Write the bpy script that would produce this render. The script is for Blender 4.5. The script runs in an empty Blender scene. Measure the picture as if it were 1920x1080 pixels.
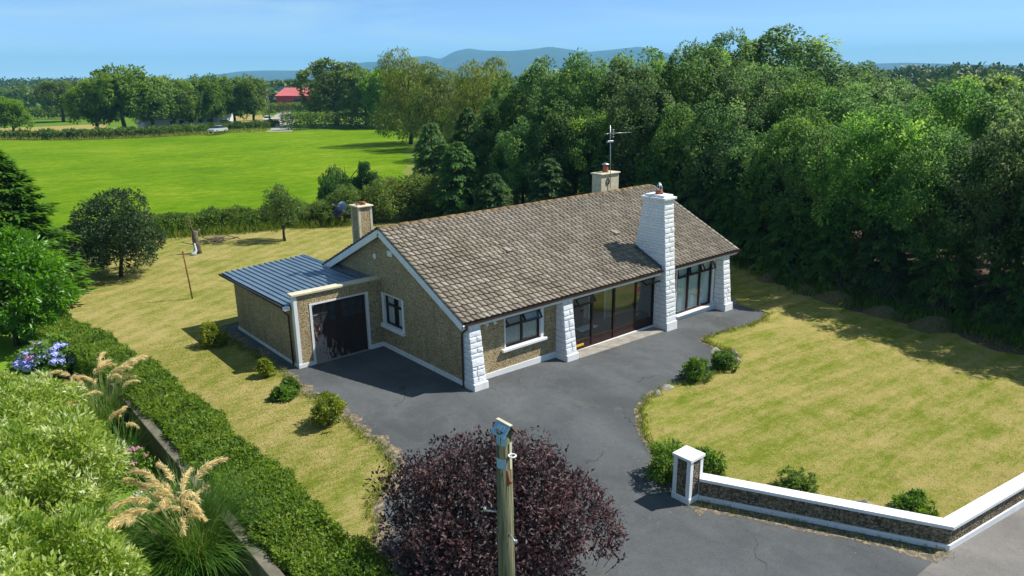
import bpy, bmesh, math
import numpy as np
from mathutils import Vector, Matrix, Quaternion

S = bpy.context.scene
COL = S.collection
RNG = np.random.default_rng(7)

# ------------------------------------------------------------------ camera
cam = bpy.data.cameras.new('camera'); camo = bpy.data.objects.new('camera', cam); COL.objects.link(camo)
CR = (0.76271, -0.6466, -0.01304); CU = (0.18866, 0.20317, 0.9608); CF = (0.61861, 0.73527, -0.27695)
CAM = np.array((-13.9912, -19.2965, 10.3872))
mw = Matrix(((CR[0], CU[0], -CF[0], CAM[0]), (CR[1], CU[1], -CF[1], CAM[1]), (CR[2], CU[2], -CF[2], CAM[2]), (0, 0, 0, 1)))
camo.matrix_world = mw
cam.sensor_width = 36; cam.lens = 1382.08 / 1920 * 36; cam.clip_start = .1; cam.clip_end = 30000
S.camera = camo

# ------------------------------------------------------------------ sky, sun, exposure
SUN = Vector((0.70, -0.37, 1.0)).normalized()
SKY_STRENGTH = 0.125
w = bpy.data.worlds.new('World'); S.world = w; w.use_nodes = True
nt = w.node_tree; nt.nodes.clear()
sky = nt.nodes.new('ShaderNodeTexSky'); sky.sky_type = 'NISHITA'; sky.sun_disc = False
sky.sun_elevation = math.asin(SUN.z); sky.sun_rotation = math.atan2(SUN.x, SUN.y)
sky.altitude = 100; sky.air_density = 0.4; sky.dust_density = 0.0; sky.ozone_density = 4.0
tc = nt.nodes.new('ShaderNodeTexCoord'); mp = nt.nodes.new('ShaderNodeMapping'); mp.inputs['Scale'].default_value = (1.2, 1.2, 9)
mp.inputs['Rotation'].default_value = (0.05, 0.04, .3)
no = nt.nodes.new('ShaderNodeTexNoise'); no.inputs['Scale'].default_value = 2.2; no.inputs['Detail'].default_value = 5; no.inputs['Distortion'].default_value = .6
rp = nt.nodes.new('ShaderNodeMapRange'); rp.inputs[1].default_value = .42; rp.inputs[2].default_value = .68; rp.inputs[3].default_value = 0; rp.inputs[4].default_value = .55
mx = nt.nodes.new('ShaderNodeMix'); mx.data_type = 'RGBA'; mx.inputs['B'].default_value = (3.7, 5.1, 5.2, 1)
bg = nt.nodes.new('ShaderNodeBackground'); bg.inputs['Strength'].default_value = SKY_STRENGTH
wo = nt.nodes.new('ShaderNodeOutputWorld')
L = nt.links.new
L(tc.outputs['Generated'], mp.inputs[0]); L(mp.outputs[0], no.inputs['Vector']); L(no.outputs['Fac'], rp.inputs[0])
L(rp.outputs[0], mx.inputs['Factor']); L(sky.outputs[0], mx.inputs['A']); L(mx.outputs['Result'], bg.inputs[0]); L(bg.outputs[0], wo.inputs[0])
sl = bpy.data.lights.new('sun', 'SUN'); sl.energy = 4.7; sl.angle = math.radians(.53); sl.color = (1, .955, .88)
so = bpy.data.objects.new('sun', sl); COL.objects.link(so); so.rotation_euler = SUN.to_track_quat('Z', 'Y').to_euler(); so.location = (30, -20, 60)
S.view_settings.view_transform = 'Standard'; S.view_settings.look = 'None'; S.view_settings.exposure = 0.63; S.view_settings.gamma = 1
S.render.engine = 'CYCLES'; S.cycles.use_denoising = True
S.cycles.max_bounces = 8; S.cycles.diffuse_bounces = 4; S.cycles.glossy_bounces = 3; S.cycles.transmission_bounces = 4
S.cycles.transparent_max_bounces = 12; S.cycles.volume_bounces = 0; S.cycles.caustics_reflective = False; S.cycles.caustics_refractive = False

# ------------------------------------------------------------------ helpers
def gz(x): return -0.022 * min(max(x, 0), 16)
def unit(a): return a / np.maximum(np.linalg.norm(a, axis=-1, keepdims=True), 1e-9)

def tag(o, label=None, cat=None, group=None, kind=None):
    if label: o['label'] = label
    if cat: o['category'] = cat
    if group: o['group'] = group
    if kind: o['kind'] = kind
    return o
ORG = {}
def empty(name, loc, label, cat, group=None, rz=0):
    o = bpy.data.objects.new(name, None); COL.objects.link(o); o.location = loc; o.rotation_euler.z = rz
    o.empty_display_size = .2; ORG[o.name] = Vector(loc)
    return tag(o, label, cat, group)
def link(name, me, parent=None, loc=None):
    o = bpy.data.objects.new(name, me); COL.objects.link(o)
    if parent is not None:
        o.parent = parent; ORG[o.name] = ORG[parent.name]
    else: ORG[o.name] = Vector((0, 0, 0))
    if loc is not None: o.location = loc
    return o
def raw_mesh(name, V, F, mats, tint=None, smooth=False, midx=None):
    """V (n,3), F (m,k) uniform polygons."""
    V = np.ascontiguousarray(V, np.float32); F = np.ascontiguousarray(F, np.int32)
    me = bpy.data.meshes.new(name); m, k = F.shape
    me.vertices.add(len(V)); me.vertices.foreach_set('co', V.ravel())
    me.loops.add(m * k); me.loops.foreach_set('vertex_index', F.ravel())
    me.polygons.add(m); me.polygons.foreach_set('loop_start', np.arange(0, m * k, k, dtype=np.int32)); me.polygons.foreach_set('loop_total', np.full(m, k, np.int32))
    if smooth: me.polygons.foreach_set('use_smooth', np.ones(m, bool))
    for q in (mats if isinstance(mats, (list, tuple)) else [mats]): me.materials.append(q)
    if midx is not None: me.polygons.foreach_set('material_index', np.ascontiguousarray(midx, np.int32))
    if tint is not None:
        a = me.attributes.new('tint', 'FLOAT', 'FACE'); a.data.foreach_set('value', np.ascontiguousarray(tint, np.float32))
    me.update(calc_edges=True)
    return me

class MB:
    """collects shapes, builds ONE mesh object (world coordinates, moved to the root's frame)"""
    def __init__(s): s.v = []; s.f = []; s.sm = []
    def add(s, vs, fs, smooth=False):
        n = len(s.v); s.v += [tuple(map(float, q)) for q in vs]
        for f in fs: s.f.append(tuple(i + n for i in f)); s.sm.append(smooth)
        return s
    def box(s, a, b):
        x0, y0, z0 = a; x1, y1, z1 = b
        if x0 > x1: x0, x1 = x1, x0
        if y0 > y1: y0, y1 = y1, y0
        if z0 > z1: z0, z1 = z1, z0
        return s.add([(x0, y0, z0), (x1, y0, z0), (x1, y1, z0), (x0, y1, z0), (x0, y0, z1), (x1, y0, z1), (x1, y1, z1), (x0, y1, z1)],
                     [(0, 3, 2, 1), (4, 5, 6, 7), (0, 1, 5, 4), (1, 2, 6, 5), (2, 3, 7, 6), (3, 0, 4, 7)])
    def hexa(s, b, t):
        """bottom 4 (ccw from above) and top 4 points"""
        return s.add(list(b) + list(t), [(0, 3, 2, 1), (4, 5, 6, 7), (0, 1, 5, 4), (1, 2, 6, 5), (2, 3, 7, 6), (3, 0, 4, 7)])
    def fbox(s, fr, u0, u1, v0, v1, n0, n1):
        """box in a frame (origin, U, V, N)"""
        o, U, V, N = fr
        P = lambda u, v, n: tuple(o[i] + U[i] * u + V[i] * v + N[i] * n for i in range(3))
        return s.add([P(u0, v0, n0), P(u1, v0, n0), P(u1, v1, n0), P(u0, v1, n0), P(u0, v0, n1), P(u1, v0, n1), P(u1, v1, n1), P(u0, v1, n1)],
                     [(0, 3, 2, 1), (4, 5, 6, 7), (0, 1, 5, 4), (1, 2, 6, 5), (2, 3, 7, 6), (3, 0, 4, 7)])
    def prism(s, poly, ex):
        n = len(poly); a = [tuple(q) for q in poly]; b = [tuple(q[i] + ex[i] for i in range(3)) for q in poly]
        return s.add(a + b, [tuple(range(n - 1, -1, -1)), tuple(range(n, 2 * n))] + [(i, (i + 1) % n, n + (i + 1) % n, n + i) for i in range(n)])
    def tube(s, path, rad, n=8, cap=True):
        path = [Vector(q) for q in path]; m = len(path)
        if not hasattr(rad, '__len__'): rad = [rad] * m
        vs = []; x = None
        for i, q in enumerate(path):
            t = (path[min(i + 1, m - 1)] - path[max(i - 1, 0)]).normalized()
            if x is None:
                x = t.orthogonal().normalized()
            x = (x - t * x.dot(t)).normalized(); y = t.cross(x)
            for k in range(n):
                a = 2 * math.pi * k / n; vs.append(q + (x * math.cos(a) + y * math.sin(a)) * rad[i])
        fs = [(i * n + k, i * n + (k + 1) % n, (i + 1) * n + (k + 1) % n, (i + 1) * n + k) for i in range(m - 1) for k in range(n)]
        s.add(vs, fs, True)
        if cap:
            b = len(s.v) - len(vs)
            s.f.append(tuple(b + k for k in range(n - 1, -1, -1))); s.sm.append(False)
            s.f.append(tuple(b + (m - 1) * n + k for k in range(n))); s.sm.append(False)
        return s
    def lathe(s, c, prof, n=16):
        return s.tube([(c[0], c[1], c[2] + h) for r, h in prof], [r for r, h in prof], n)
    def mesh(s, name, mat, off=(0, 0, 0), bevel=0):
        me = bpy.data.meshes.new(name)
        me.from_pydata([(a - off[0], b - off[1], c - off[2]) for a, b, c in s.v], [], s.f)
        me.polygons.foreach_set('use_smooth', s.sm)
        me.materials.append(mat)
        if bevel:
            bm = bmesh.new(); bm.from_mesh(me)
            bmesh.ops.bevel(bm, geom=bm.edges[:], offset=bevel, segments=1, affect='EDGES', clamp_overlap=True)
            bm.to_mesh(me); bm.free()
        me.update()
        return me
    def build(s, name, mat, parent=None, bevel=0):
        off = ORG[parent.name] if parent is not None else (0, 0, 0)
        return link(name, s.mesh(name, mat, off, bevel), parent)

# ------------------------------------------------------------------ materials
class NT:
    def __init__(s, name):
        s.m = bpy.data.materials.new(name); s.m.use_nodes = True; s.t = s.m.node_tree; s.t.nodes.clear()
        s.out = s.t.nodes.new('ShaderNodeOutputMaterial')
    def n(s, ty, **kw):
        q = s.t.nodes.new(ty)
        for k, v in kw.items():
            if k[0] == '_': setattr(q, k[1:], v)
            else: s.set(q, k.replace('__', ' '), v)
        return q
    def set(s, q, k, v):
        i = q.inputs[int(k[1:])] if (k[0] == 'i' and k[1:].isdigit()) else q.inputs[k]
        if hasattr(v, 'outputs'): s.t.links.new(v.outputs[0], i)
        elif isinstance(v, bpy.types.NodeSocket): s.t.links.new(v, i)
        elif isinstance(v, tuple) and len(v) == 3 and i.type == 'RGBA': i.default_value = (*v, 1)
        else: i.default_value = v
    def pos(s): return s.n('ShaderNodeNewGeometry').outputs['Position']
    def noise(s, scale, detail=4, vec=None, rough=.55, dist=0):
        return s.n('ShaderNodeTexNoise', Vector=vec if vec is not None else s.pos(), Scale=scale, Detail=detail, Roughness=rough, Distortion=dist).outputs['Fac']
    def scaled(s, sc, rot=(0, 0, 0)):
        return s.n('ShaderNodeMapping', Vector=s.pos(), Scale=sc, Rotation=rot).outputs[0]
    def ramp(s, fac, stops):
        r = s.n('ShaderNodeValToRGB', Fac=fac); e = r.color_ramp.elements
        while len(e) < len(stops): e.new(.5)
        for q, (p, c) in zip(e, stops): q.position = p; q.color = (*c, 1) if len(c) == 3 else c
        return r.outputs[0]
    def mr(s, fac, a, b, c=0, d=1): return s.n('ShaderNodeMapRange', i0=fac, i1=a, i2=b, i3=c, i4=d).outputs[0]
    def mix(s, fac, a, b, mode='MIX'):
        q = s.n('ShaderNodeMix', _data_type='RGBA', _blend_type=mode); s.set(q, 'Factor', fac)
        for k, v in ((6, a), (7, b)):
            i = q.inputs[k]
            if isinstance(v, bpy.types.NodeSocket): s.t.links.new(v, i)
            else: i.default_value = (*v, 1)
        return q.outputs[2]
    def math(s, op, a, b=0.0): return s.n('ShaderNodeMath', _operation=op, i0=a, i1=b).outputs[0]
    def bump(s, h, st, dist=.02): return s.n('ShaderNodeBump', Height=h, Strength=st, Distance=dist).outputs[0]
    def pr(s, col, rough=.7, bump=None, metal=0, spec=.3, **kw):
        p = s.n('ShaderNodeBsdfPrincipled', Roughness=rough, Metallic=metal); s.set(p, 'Base Color', col); s.set(p, 'Specular IOR Level', spec)
        if bump is not None: s.set(p, 'Normal', bump)
        return p
    def done(s, sh, vol=None):
        if sh is not None: s.t.links.new(sh.outputs[0] if hasattr(sh, 'outputs') else sh, s.out.inputs[0])
        if vol is not None: s.t.links.new(vol.outputs[0], s.out.inputs[1])
        return s.m

def m_plain(name, col, rough=.6, metal=0, spec=.3, var=.15, scale=6, bump=0):
    t = NT(name); f = t.noise(scale, 5)
    c = t.mix(t.mr(f, .3, .7), tuple(x * (1 - var) for x in col), tuple(min(1, x * (1 + var)) for x in col))
    return t.done(t.pr(c, rough, t.bump(t.noise(scale * 6, 4), bump) if bump else None, metal, spec))

def m_pebble(name, stops, scale=26):
    t = NT(name); p = t.pos()
    v = t.n('ShaderNodeTexVoronoi', Vector=p, Scale=scale); v2 = t.n('ShaderNodeTexVoronoi', Vector=p, Scale=scale * .55)
    r = t.n('ShaderNodeSeparateColor', Color=v.outputs['Color']).outputs[0]
    r2 = t.n('ShaderNodeSeparateColor', Color=v2.outputs['Color']).outputs[0]
    f = t.math('ADD', t.math('MULTIPLY', r, .62), t.math('MULTIPLY', r2, .38))
    c = t.ramp(f, stops)
    c = t.mix(t.mr(t.noise(.9, 5), .35, .75, 0, .35), c, (.24, .19, .105))
    c = t.mix(t.mr(t.noise(14, 3), .5, .8, 0, .3), c, (.4, .33, .2))
    c = t.mix(t.mr(t.noise(2.2, 5, t.scaled((1, 1, .22)), .65), .52, .75, 0, .45), c, (.13, .105, .065))
    b = t.bump(v.outputs['Distance'], .9, .03)
    return t.done(t.pr(c, .9, b, 0, .15))

def m_foliage(name, stops, trans=.3, rough=.5, spec=.3, noise_scale=.6, tcol=1.35, vary=False):
    t = NT(name)
    a = t.n('ShaderNodeAttribute', _attribute_name='tint').outputs['Fac']
    oi = t.n('ShaderNodeObjectInfo').outputs['Random']
    nz = t.noise(noise_scale, 3)
    f = t.math('ADD', t.math('ADD', a, t.math('MULTIPLY', t.math('SUBTRACT', nz, .5), .5)), t.math('MULTIPLY', t.math('SUBTRACT', oi, .5), .22))
    c = t.ramp(f, stops)
    if vary: c = t.n('ShaderNodeHueSaturation', Hue=t.mr(oi, 0, 1, .488, .512), Saturation=t.mr(t.math('FRACT', t.math('MULTIPLY', oi, 7.7)), 0, 1, .85, 1.05), Value=t.mr(t.math('FRACT', t.math('MULTIPLY', oi, 3.3)), 0, 1, .86, 1.22), Color=c).outputs[0]
    p = t.pr(c, rough, None, 0, spec)
    hs = t.n('ShaderNodeHueSaturation', Hue=.485, Saturation=1.05, Value=tcol * 1.35, Color=c)
    tr = t.n('ShaderNodeBsdfTranslucent', Color=hs)
    ms = t.n('ShaderNodeMixShader', i0=min(.5, trans * 1.3)); t.set(ms, 'i1', p); t.set(ms, 'i2', tr)
    return t.done(ms)

M = {}
def m_white():
    t = NT('white_paint'); c = t.mix(t.mr(t.noise(2.5, 5), .3, .7), (.70, .71, .71), (.79, .80, .81))
    c = t.mix(t.mr(t.noise(9, 5, t.scaled((1, 1, .18)), .7), .55, .75, 0, .38), c, (.36, .35, .29))
    c = t.mix(t.mr(t.noise(22, 4), .6, .72, 0, .3), c, (.42, .42, .36))
    return t.done(t.pr(c, .65, t.bump(t.noise(15, 4), .1), 0, .3))
M['white'] = m_white()
M['joint_shade'] = m_plain('stone_joint_shade', (.60, .63, .67), .8, var=.15, scale=8)  # grey core under white stones: relief shadow of the joints put into the colour
M['stone'] = m_plain('painted_stone', (.76, .78, .80), .65, var=.13, scale=9, bump=.6)
M['pebble'] = m_pebble('pebbledash', [(.12, (.17, .12, .06)), (.36, (.34, .25, .125)), (.55, (.46, .355, .19)), (.74, (.64, .54, .36)), (.92, (.28, .22, .13))], 34)
M['pebble_dark'] = m_pebble('pebbledash_weathered', [(.15, (.035, .028, .022)), (.4, (.10, .08, .055)), (.58, (.19, .15, .10)), (.75, (.34, .29, .21)), (.9, (.08, .07, .05))], 22)
M['brown'] = m_plain('brown_pvc', (.05, .022, .017), .35, spec=.45, var=.1)
M['brownwood'] = m_plain('brown_stained_wood', (.032, .014, .011), .45, var=.3, scale=9)
M['black'] = m_plain('black_metal', (.02, .02, .022), .45, spec=.4)
M['steel'] = m_plain('galvanised_steel', (.42, .44, .46), .4, metal=.7, var=.12, scale=20)
M['rust'] = m_plain('rusty_iron', (.20, .075, .035), .85, var=.4, scale=15)
M['lead'] = m_plain('lead_flashing', (.12, .13, .14), .5, metal=.3, var=.2)
M['terracotta'] = m_plain('terracotta', (.33, .11, .05), .8, var=.25, scale=14)
M['concrete'] = m_plain('concrete', (.27, .25, .215), .9, var=.25, scale=3, bump=.25)
M['blockwall'] = m_plain('block_wall', (.13, .12, .09), .95, var=.35, scale=2.2, bump=.4)
M['bark'] = m_plain('bark', (.06, .048, .034), .95, var=.4, scale=5, bump=.6)
M['twig'] = m_plain('dry_twigs', (.13, .105, .08), .95, var=.4, scale=6)
M['curtain'] = m_plain('net_curtain', (.80, .86, .84), .9, var=.06, scale=3)
M['blind'] = m_plain('blind_slats', (.78, .82, .80), .6, var=.05)
M['interior'] = m_plain('interior_plaster', (.52, .46, .28), .9, var=.1)
M['floor'] = m_plain('dark_floor', (.05, .035, .03), .6, var=.3)
M['yellow'] = m_plain('brass_yellow', (.62, .38, .02), .4, var=.05)
M['red'] = m_plain('red_sticker', (.5, .04, .06), .6)
M['hay'] = m_plain('dry_clippings', (.10, .085, .04), 1, var=.35, scale=9, bump=.8)
M['soil'] = m_plain('soil', (.085, .06, .038), 1, var=.4, scale=4, bump=.5)
M['rock'] = m_plain('garden_rock', (.30, .28, .24), .95, var=.3, scale=8, bump=.5)
M['cloth'] = m_plain('pale_cloth', (.45, .52, .60), .9)
M['dish'] = m_plain('dish_blue_grey', (.035, .06, .11), .5)
M['redshed'] = m_plain('red_sheeting', (.42, .035, .04), .5, var=.1, scale=.4)
M['redroof'] = m_plain('red_roof_sheeting', (.55, .14, .13), .5, var=.1, scale=.4)
M['greenshed'] = m_plain('dark_green_sheeting', (.015, .05, .05), .5, var=.1, scale=.4)
M['slate'] = m_plain('slate', (.26, .28, .31), .6, var=.2, scale=1)
M['render_white'] = m_plain('render_white', (.72, .73, .74), .8, var=.05, scale=1)
M['tyre'] = m_plain('tyre', (.02, .02, .02), .8)
M['carwhite'] = m_plain('car_white', (.75, .76, .78), .25, spec=.5, var=.02)
M['carsilver'] = m_plain('car_silver', (.55, .58, .62), .25, metal=.3, spec=.5, var=.03)
M['cardark'] = m_plain('car_dark', (.02, .025, .035), .25, spec=.5, var=.03)

def m_glass():
    t = NT('window_glass'); lw = t.n('ShaderNodeLayerWeight', Blend=.5)
    f = t.math('ADD', .05, t.math('MULTIPLY', t.math('POWER', lw.outputs['Facing'], 3.0), .55))
    tr = t.n('ShaderNodeBsdfTransparent', Color=(.88, .92, .92)); gl = t.n('ShaderNodeBsdfGlossy', Roughness=.02, Color=(.95, .97, 1))
    ms = t.n('ShaderNodeMixShader', i0=f); t.set(ms, 'i1', tr); t.set(ms, 'i2', gl)
    return t.done(ms)
M['glass'] = m_glass()
M['dimglass'] = m_plain('dim_dark_glass', (.035, .04, .042), .45, spec=.3, var=.4, scale=6)  # garage panes: dim look painted in as an opaque dark colour, little reflection

def m_tile():
    t = NT('concrete_roof_tile'); p = t.pos()
    oi = t.n('ShaderNodeObjectInfo').outputs['Random']; ri = t.n('ShaderNodeNewGeometry').outputs['Random Per Island']
    h = t.math('FRACT', t.math('ADD', t.math('MULTIPLY', oi, 7.3), ri))
    c = t.ramp(h, [(0, (.175, .146, .110)), (.35, (.222, .187, .143)), (.7, (.26, .222, .172)), (1, (.33, .285, .228))])
    c = t.mix(t.mr(t.noise(.55, 5), .42, .7, 0, .5), c, (.23, .21, .175))
    c = t.mix(t.mr(t.noise(13, 5, rough=.7), .54, .68, 0, .75), c, (.075, .06, .045))
    c = t.mix(t.math('MULTIPLY', t.mr(t.noise(17, 5, rough=.7), .45, .6), t.mr(t.noise(.45, 4, dist=.8), .50, .68, 0, .85)), c, (.085, .07, .045))       # grime
    c = t.mix(t.mr(t.noise(21, 4, t.scaled((1, 1, 1.3))), .60, .72, 0, .7), c, (.44, .41, .35))  # pale lichen
    c = t.mix(t.math('MULTIPLY', t.mr(t.noise(9, 4), .58, .7, 0, .7), t.mr(t.noise(.7, 3), .5, .66)), c, (.20, .15, .04))  # ochre lichen
    return t.done(t.pr(c, .92, t.bump(t.noise(60, 4), .5, .01), 0, .15))
M['tile'] = m_tile()
def m_ridge():
    t = NT('ridge_tile_mossy')
    c = t.ramp(t.noise(7, 5), [(.3, (.075, .055, .035)), (.5, (.17, .125, .08)), (.62, (.24, .15, .05)), (.75, (.36, .31, .25))])
    return t.done(t.pr(c, .95, t.bump(t.noise(40, 4), .6, .02), 0, .1))
M['ridge'] = m_ridge()
def m_metalroof():
    t = NT('blue_grey_roof_sheet')
    c = t.mix(t.mr(t.noise(1.5, 4), .35, .7), (.14, .205, .27), (.19, .27, .345))
    return t.done(t.pr(c, t.mr(t.noise(3, 3), .3, .7, .28, .42), None, .35, .5))
M['metalroof'] = m_metalroof()
def m_garagedoor():
    t = NT('peeling_brown_paint'); p = t.pos()
    z = t.n('ShaderNodeSeparateXYZ', Vector=p).outputs[2]; x = t.n('ShaderNodeSeparateXYZ', Vector=p).outputs[0]
    n1 = t.noise(7, 6, t.scaled((1, 1, .35)), .7, .5)
    th = t.math('ADD', t.mr(z, 0, 1.5, .38, .55), t.mr(x, -2.9, -1.2, -.03, .26))
    m = t.mr(t.math('SUBTRACT', n1, th), 0, .03)
    c = t.mix(m, t.mix(t.noise(5, 4), (.022, .011, .009), (.05, .026, .02)), t.mix(t.noise(20, 3), (.22, .17, .14), (.42, .36, .32)))
    return t.done(t.pr(c, t.mr(m, 0, 1, .65, .95), t.bump(m, -.3, .005), 0, .35))
M['garagedoor'] = m_garagedoor()
def m_pole():
    t = NT('weathered_pole_timber')
    c = t.ramp(t.noise(6, 6, t.scaled((5, 5, .25))), [(.3, (.055, .055, .033)), (.5, (.13, .135, .075)), (.7, (.21, .20, .14))])
    c = t.mix(t.mr(t.noise(11, 4, t.scaled((4, 4, .12))), .58, .66, 0, .8), c, (.03, .025, .018))
    return t.done(t.pr(c, .85, t.bump(t.noise(9, 5, t.scaled((6, 6, .3))), .5, .02), 0, .2))
M['pole'] = m_pole()
def m_tag():
    t = NT('blue_number_plate')
    return t.done(t.pr(t.mix(t.mr(t.noise(18, 3), .4, .7), (.20, .36, .52), (.28, .46, .60)), .5, None, 0, .4))
M['tagblue'] = m_tag()

def m_lawn(name, green, straw, bias=.5, stripe_rot=0):
    t = NT(name)
    big = t.noise(.18, 3); mid = t.noise(.8, 4, rough=.6); n5 = t.noise(4.5, 5, rough=.7); fine = t.noise(19, 4, rough=.75)
    st = t.noise(1.0, 5, t.scaled((.7, 4.5, 1), (0, 0, stripe_rot)), .7)
    mow = t.n('ShaderNodeTexWave', Vector=t.scaled((1, 1, 1), (0, 0, stripe_rot + 1.2)), Scale=.32, Distortion=2.5, Detail=3, **{'Detail__Scale': 1.5}).outputs['Fac']
    f = t.math('ADD', t.math('ADD', t.math('MULTIPLY', big, .40), t.math('MULTIPLY', mid, .40)), t.math('ADD', t.math('MULTIPLY', st, .40), t.math('ADD', t.math('MULTIPLY', n5, .42), t.math('ADD', t.math('MULTIPLY', fine, .75), t.math('MULTIPLY', mow, .07)))))
    f = t.mr(f, .90 + .12 * bias, 1.28 + .12 * bias)
    g2 = tuple(x * 1.3 for x in green)
    c = t.ramp(f, [(0, green), (.33, g2), (.62, tuple((a + b) / 2 for a, b in zip(g2, straw))), (1, straw)])
    c = t.mix(t.mr(t.noise(45, 3, rough=.7), .50, .75, 0, .3), c, tuple(x * .5 for x in green))
    c = t.mix(t.mr(t.noise(2.7, 5, dist=1), .62, .74, 0, .55), c, (.17, .115, .05))
    return t.done(t.pr(c, .95, t.bump(t.noise(38, 4, rough=.7), .9, .05), 0, .08))
M['lawn'] = m_lawn('dry_lawn', (.13, .162, .015), (.40, .32, .12), .82, .5)
M['backlawn'] = m_lawn('dry_back_lawn', (.13, .158, .017), (.41, .33, .13), .68, -.25)
M['neighbourlawn'] = m_lawn('green_lawn', (.12, .25, .012), (.2, .3, .03), .6, 0)
def m_field():
    t = NT('bright_pasture')
    f = t.math('ADD', t.math('MULTIPLY', t.noise(.05, 5), .45), t.math('ADD', t.math('MULTIPLY', t.noise(.4, 5, t.scaled((.6, 1.2, 1), (0, 0, -.35)), .65), .35), t.math('ADD', t.math('MULTIPLY', t.noise(1.1, 5, rough=.75), .45), t.math('MULTIPLY', t.noise(6, 4, rough=.75), .2))))
    c = t.ramp(t.mr(f, .62, .84), [(0, (.078, .165, .003)), (.35, (.108, .21, .003)), (.7, (.142, .24, .005)), (1, (.21, .265, .02))])
    return t.done(t.pr(c, .95, t.bump(t.noise(5, 5, rough=.7), .8, .2), 0, .05))
M['field'] = m_field()
M['hayfield'] = m_lawn('hay_field', (.18, .17, .04), (.36, .27, .10), .3)
M['farfield'] = m_lawn('far_pasture', (.10, .19, .012), (.19, .24, .04), .6)
def m_ground():
    t = NT('countryside')
    v = t.n('ShaderNodeTexVoronoi', Vector=t.n('ShaderNodeMapping', Vector=t.pos(), Scale=(.006, .004, .006)).outputs[0], Scale=1.0)
    r = t.n('ShaderNodeSeparateColor', Color=v.outputs['Color']).outputs[0]
    c = t.ramp(r, [(0, (.06, .11, .012)), (.35, (.10, .19, .015)), (.65, (.14, .21, .025)), (.85, (.28, .23, .09)), (1, (.08, .15, .015))])
    c = t.mix(t.mr(t.noise(.3, 5), .4, .7, 0, .5), c, (.07, .11, .02))
    return t.done(t.pr(c, 1, None, 0, .05))
M['ground'] = m_ground()
def m_asphalt(name, a, b, dust):
    t = NT(name)
    c = t.mix(t.mr(t.noise(.35, 5, dist=.6), .38, .64), tuple(x * .88 for x in a), tuple(x * 1.1 for x in b))
    c = t.mix(t.mr(t.noise(3.5, 6, rough=.7), .45, .7, 0, .4), c, tuple(x * .7 for x in a))
    c = t.mix(t.mr(t.noise(55, 3, rough=.8), .45, .75, 0, .55), c, tuple(x * 1.9 for x in b))
    c = t.mix(t.mr(t.noise(30, 3, rough=.8), .5, .7, 0, .5), c, tuple(x * .5 for x in a))
    c = t.mix(t.mr(t.noise(1.7, 6, dist=1.2, rough=.65), .57, .72, 0, .45), c, dust)
    v = t.n('ShaderNodeTexVoronoi', _feature='DISTANCE_TO_EDGE', Vector=t.n('ShaderNodeVectorMath', _operation='ADD', i0=t.pos(), i1=t.n('ShaderNodeTexNoise', Vector=t.pos(), Scale=1.2).outputs['Color']).outputs[0], Scale=.22)
    lv = t.n('ShaderNodeTexVoronoi', Vector=t.pos(), Scale=4.5)
    lit = t.math('MULTIPLY', t.mr(lv.outputs['Distance'], .07, .10, 1, 0), t.mr(t.noise(.6, 4), .5, .62))
    c = t.mix(t.math('MULTIPLY', lit, .8), c, (.30, .24, .15))
    c = t.mix(t.mr(t.noise(.8, 5, t.scaled((1, .25, 1), (0, 0, .5)), .6), .5, .72, 0, .35), c, tuple(x * 1.5 for x in b))
    crack = t.math('MULTIPLY', t.mr(v.outputs['Distance'], 0, .006, 1, 0), t.mr(t.noise(.5, 3), .5, .6))
    c = t.mix(t.math('MULTIPLY', crack, .7), c, (.018, .018, .016))
    return t.done(t.pr(c, .85, t.bump(t.noise(70, 3, rough=.8), .6, .012), 0, .25))
M['drive'] = m_asphalt('tarmac_drive', (.060, .066, .070), (.088, .094, .098), (.15, .135, .105))
M['road'] = m_asphalt('road_surface', (.135, .128, .12), (.175, .165, .152), (.22, .20, .165))
M['lane'] = m_asphalt('lane_surface', (.30, .28, .25), (.36, .34, .30), (.3, .25, .18))
M['hill'] = m_plain('heather_hill', (.035, .055, .045), 1, var=.4, scale=.002)

M['ash'] = m_foliage('ash_leaves', [(0, (.032, .078, .022)), (.35, (.064, .142, .034)), (.58, (.10, .205, .042)), (.78, (.16, .285, .055)), (1, (.25, .37, .07))], .37, spec=.25, vary=True)
M['oak'] = m_foliage('field_tree_leaves', [(0, (.045, .09, .014)), (.4, (.095, .18, .02)), (.7, (.145, .25, .024)), (1, (.22, .32, .03))], .38, vary=True)
M['birch'] = m_foliage('birch_leaves', [(0, (.06, .10, .014)), (.4, (.11, .16, .022)), (.7, (.17, .21, .03)), (1, (.26, .26, .05))], .36)
M['cypress'] = m_foliage('cypress_sprays', [(0, (.026, .062, .020)), (.4, (.05, .12, .028)), (.7, (.085, .185, .034)), (1, (.15, .28, .04))], .30, rough=.6, spec=.2, vary=True)
M['laurel'] = m_foliage('laurel_leaves', [(0, (.03, .10, .008)), (.4, (.07, .20, .009)), (.7, (.11, .28, .011)), (1, (.17, .34, .02))], .3, rough=.35, spec=.5)
M['leftconifer'] = m_foliage('left_evergreen', [(0, (.02, .06, .008)), (.4, (.045, .125, .011)), (.7, (.08, .19, .014)), (1, (.14, .27, .02))], .28)
M['paleshrub'] = m_foliage('pale_shrub_leaves', [(0, (.09, .17, .018)), (.35, (.21, .315, .034)), (.62, (.33, .42, .08)), (.8, (.48, .54, .22)), (1, (.74, .76, .52))], .36, rough=.4, spec=.5, noise_scale=1.1)
M['darkbush'] = m_foliage('dark_bush_leaves', [(0, (.016, .036, .012)), (.4, (.034, .07, .018)), (.75, (.06, .11, .026)), (1, (.11, .16, .04))], .22)
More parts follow.
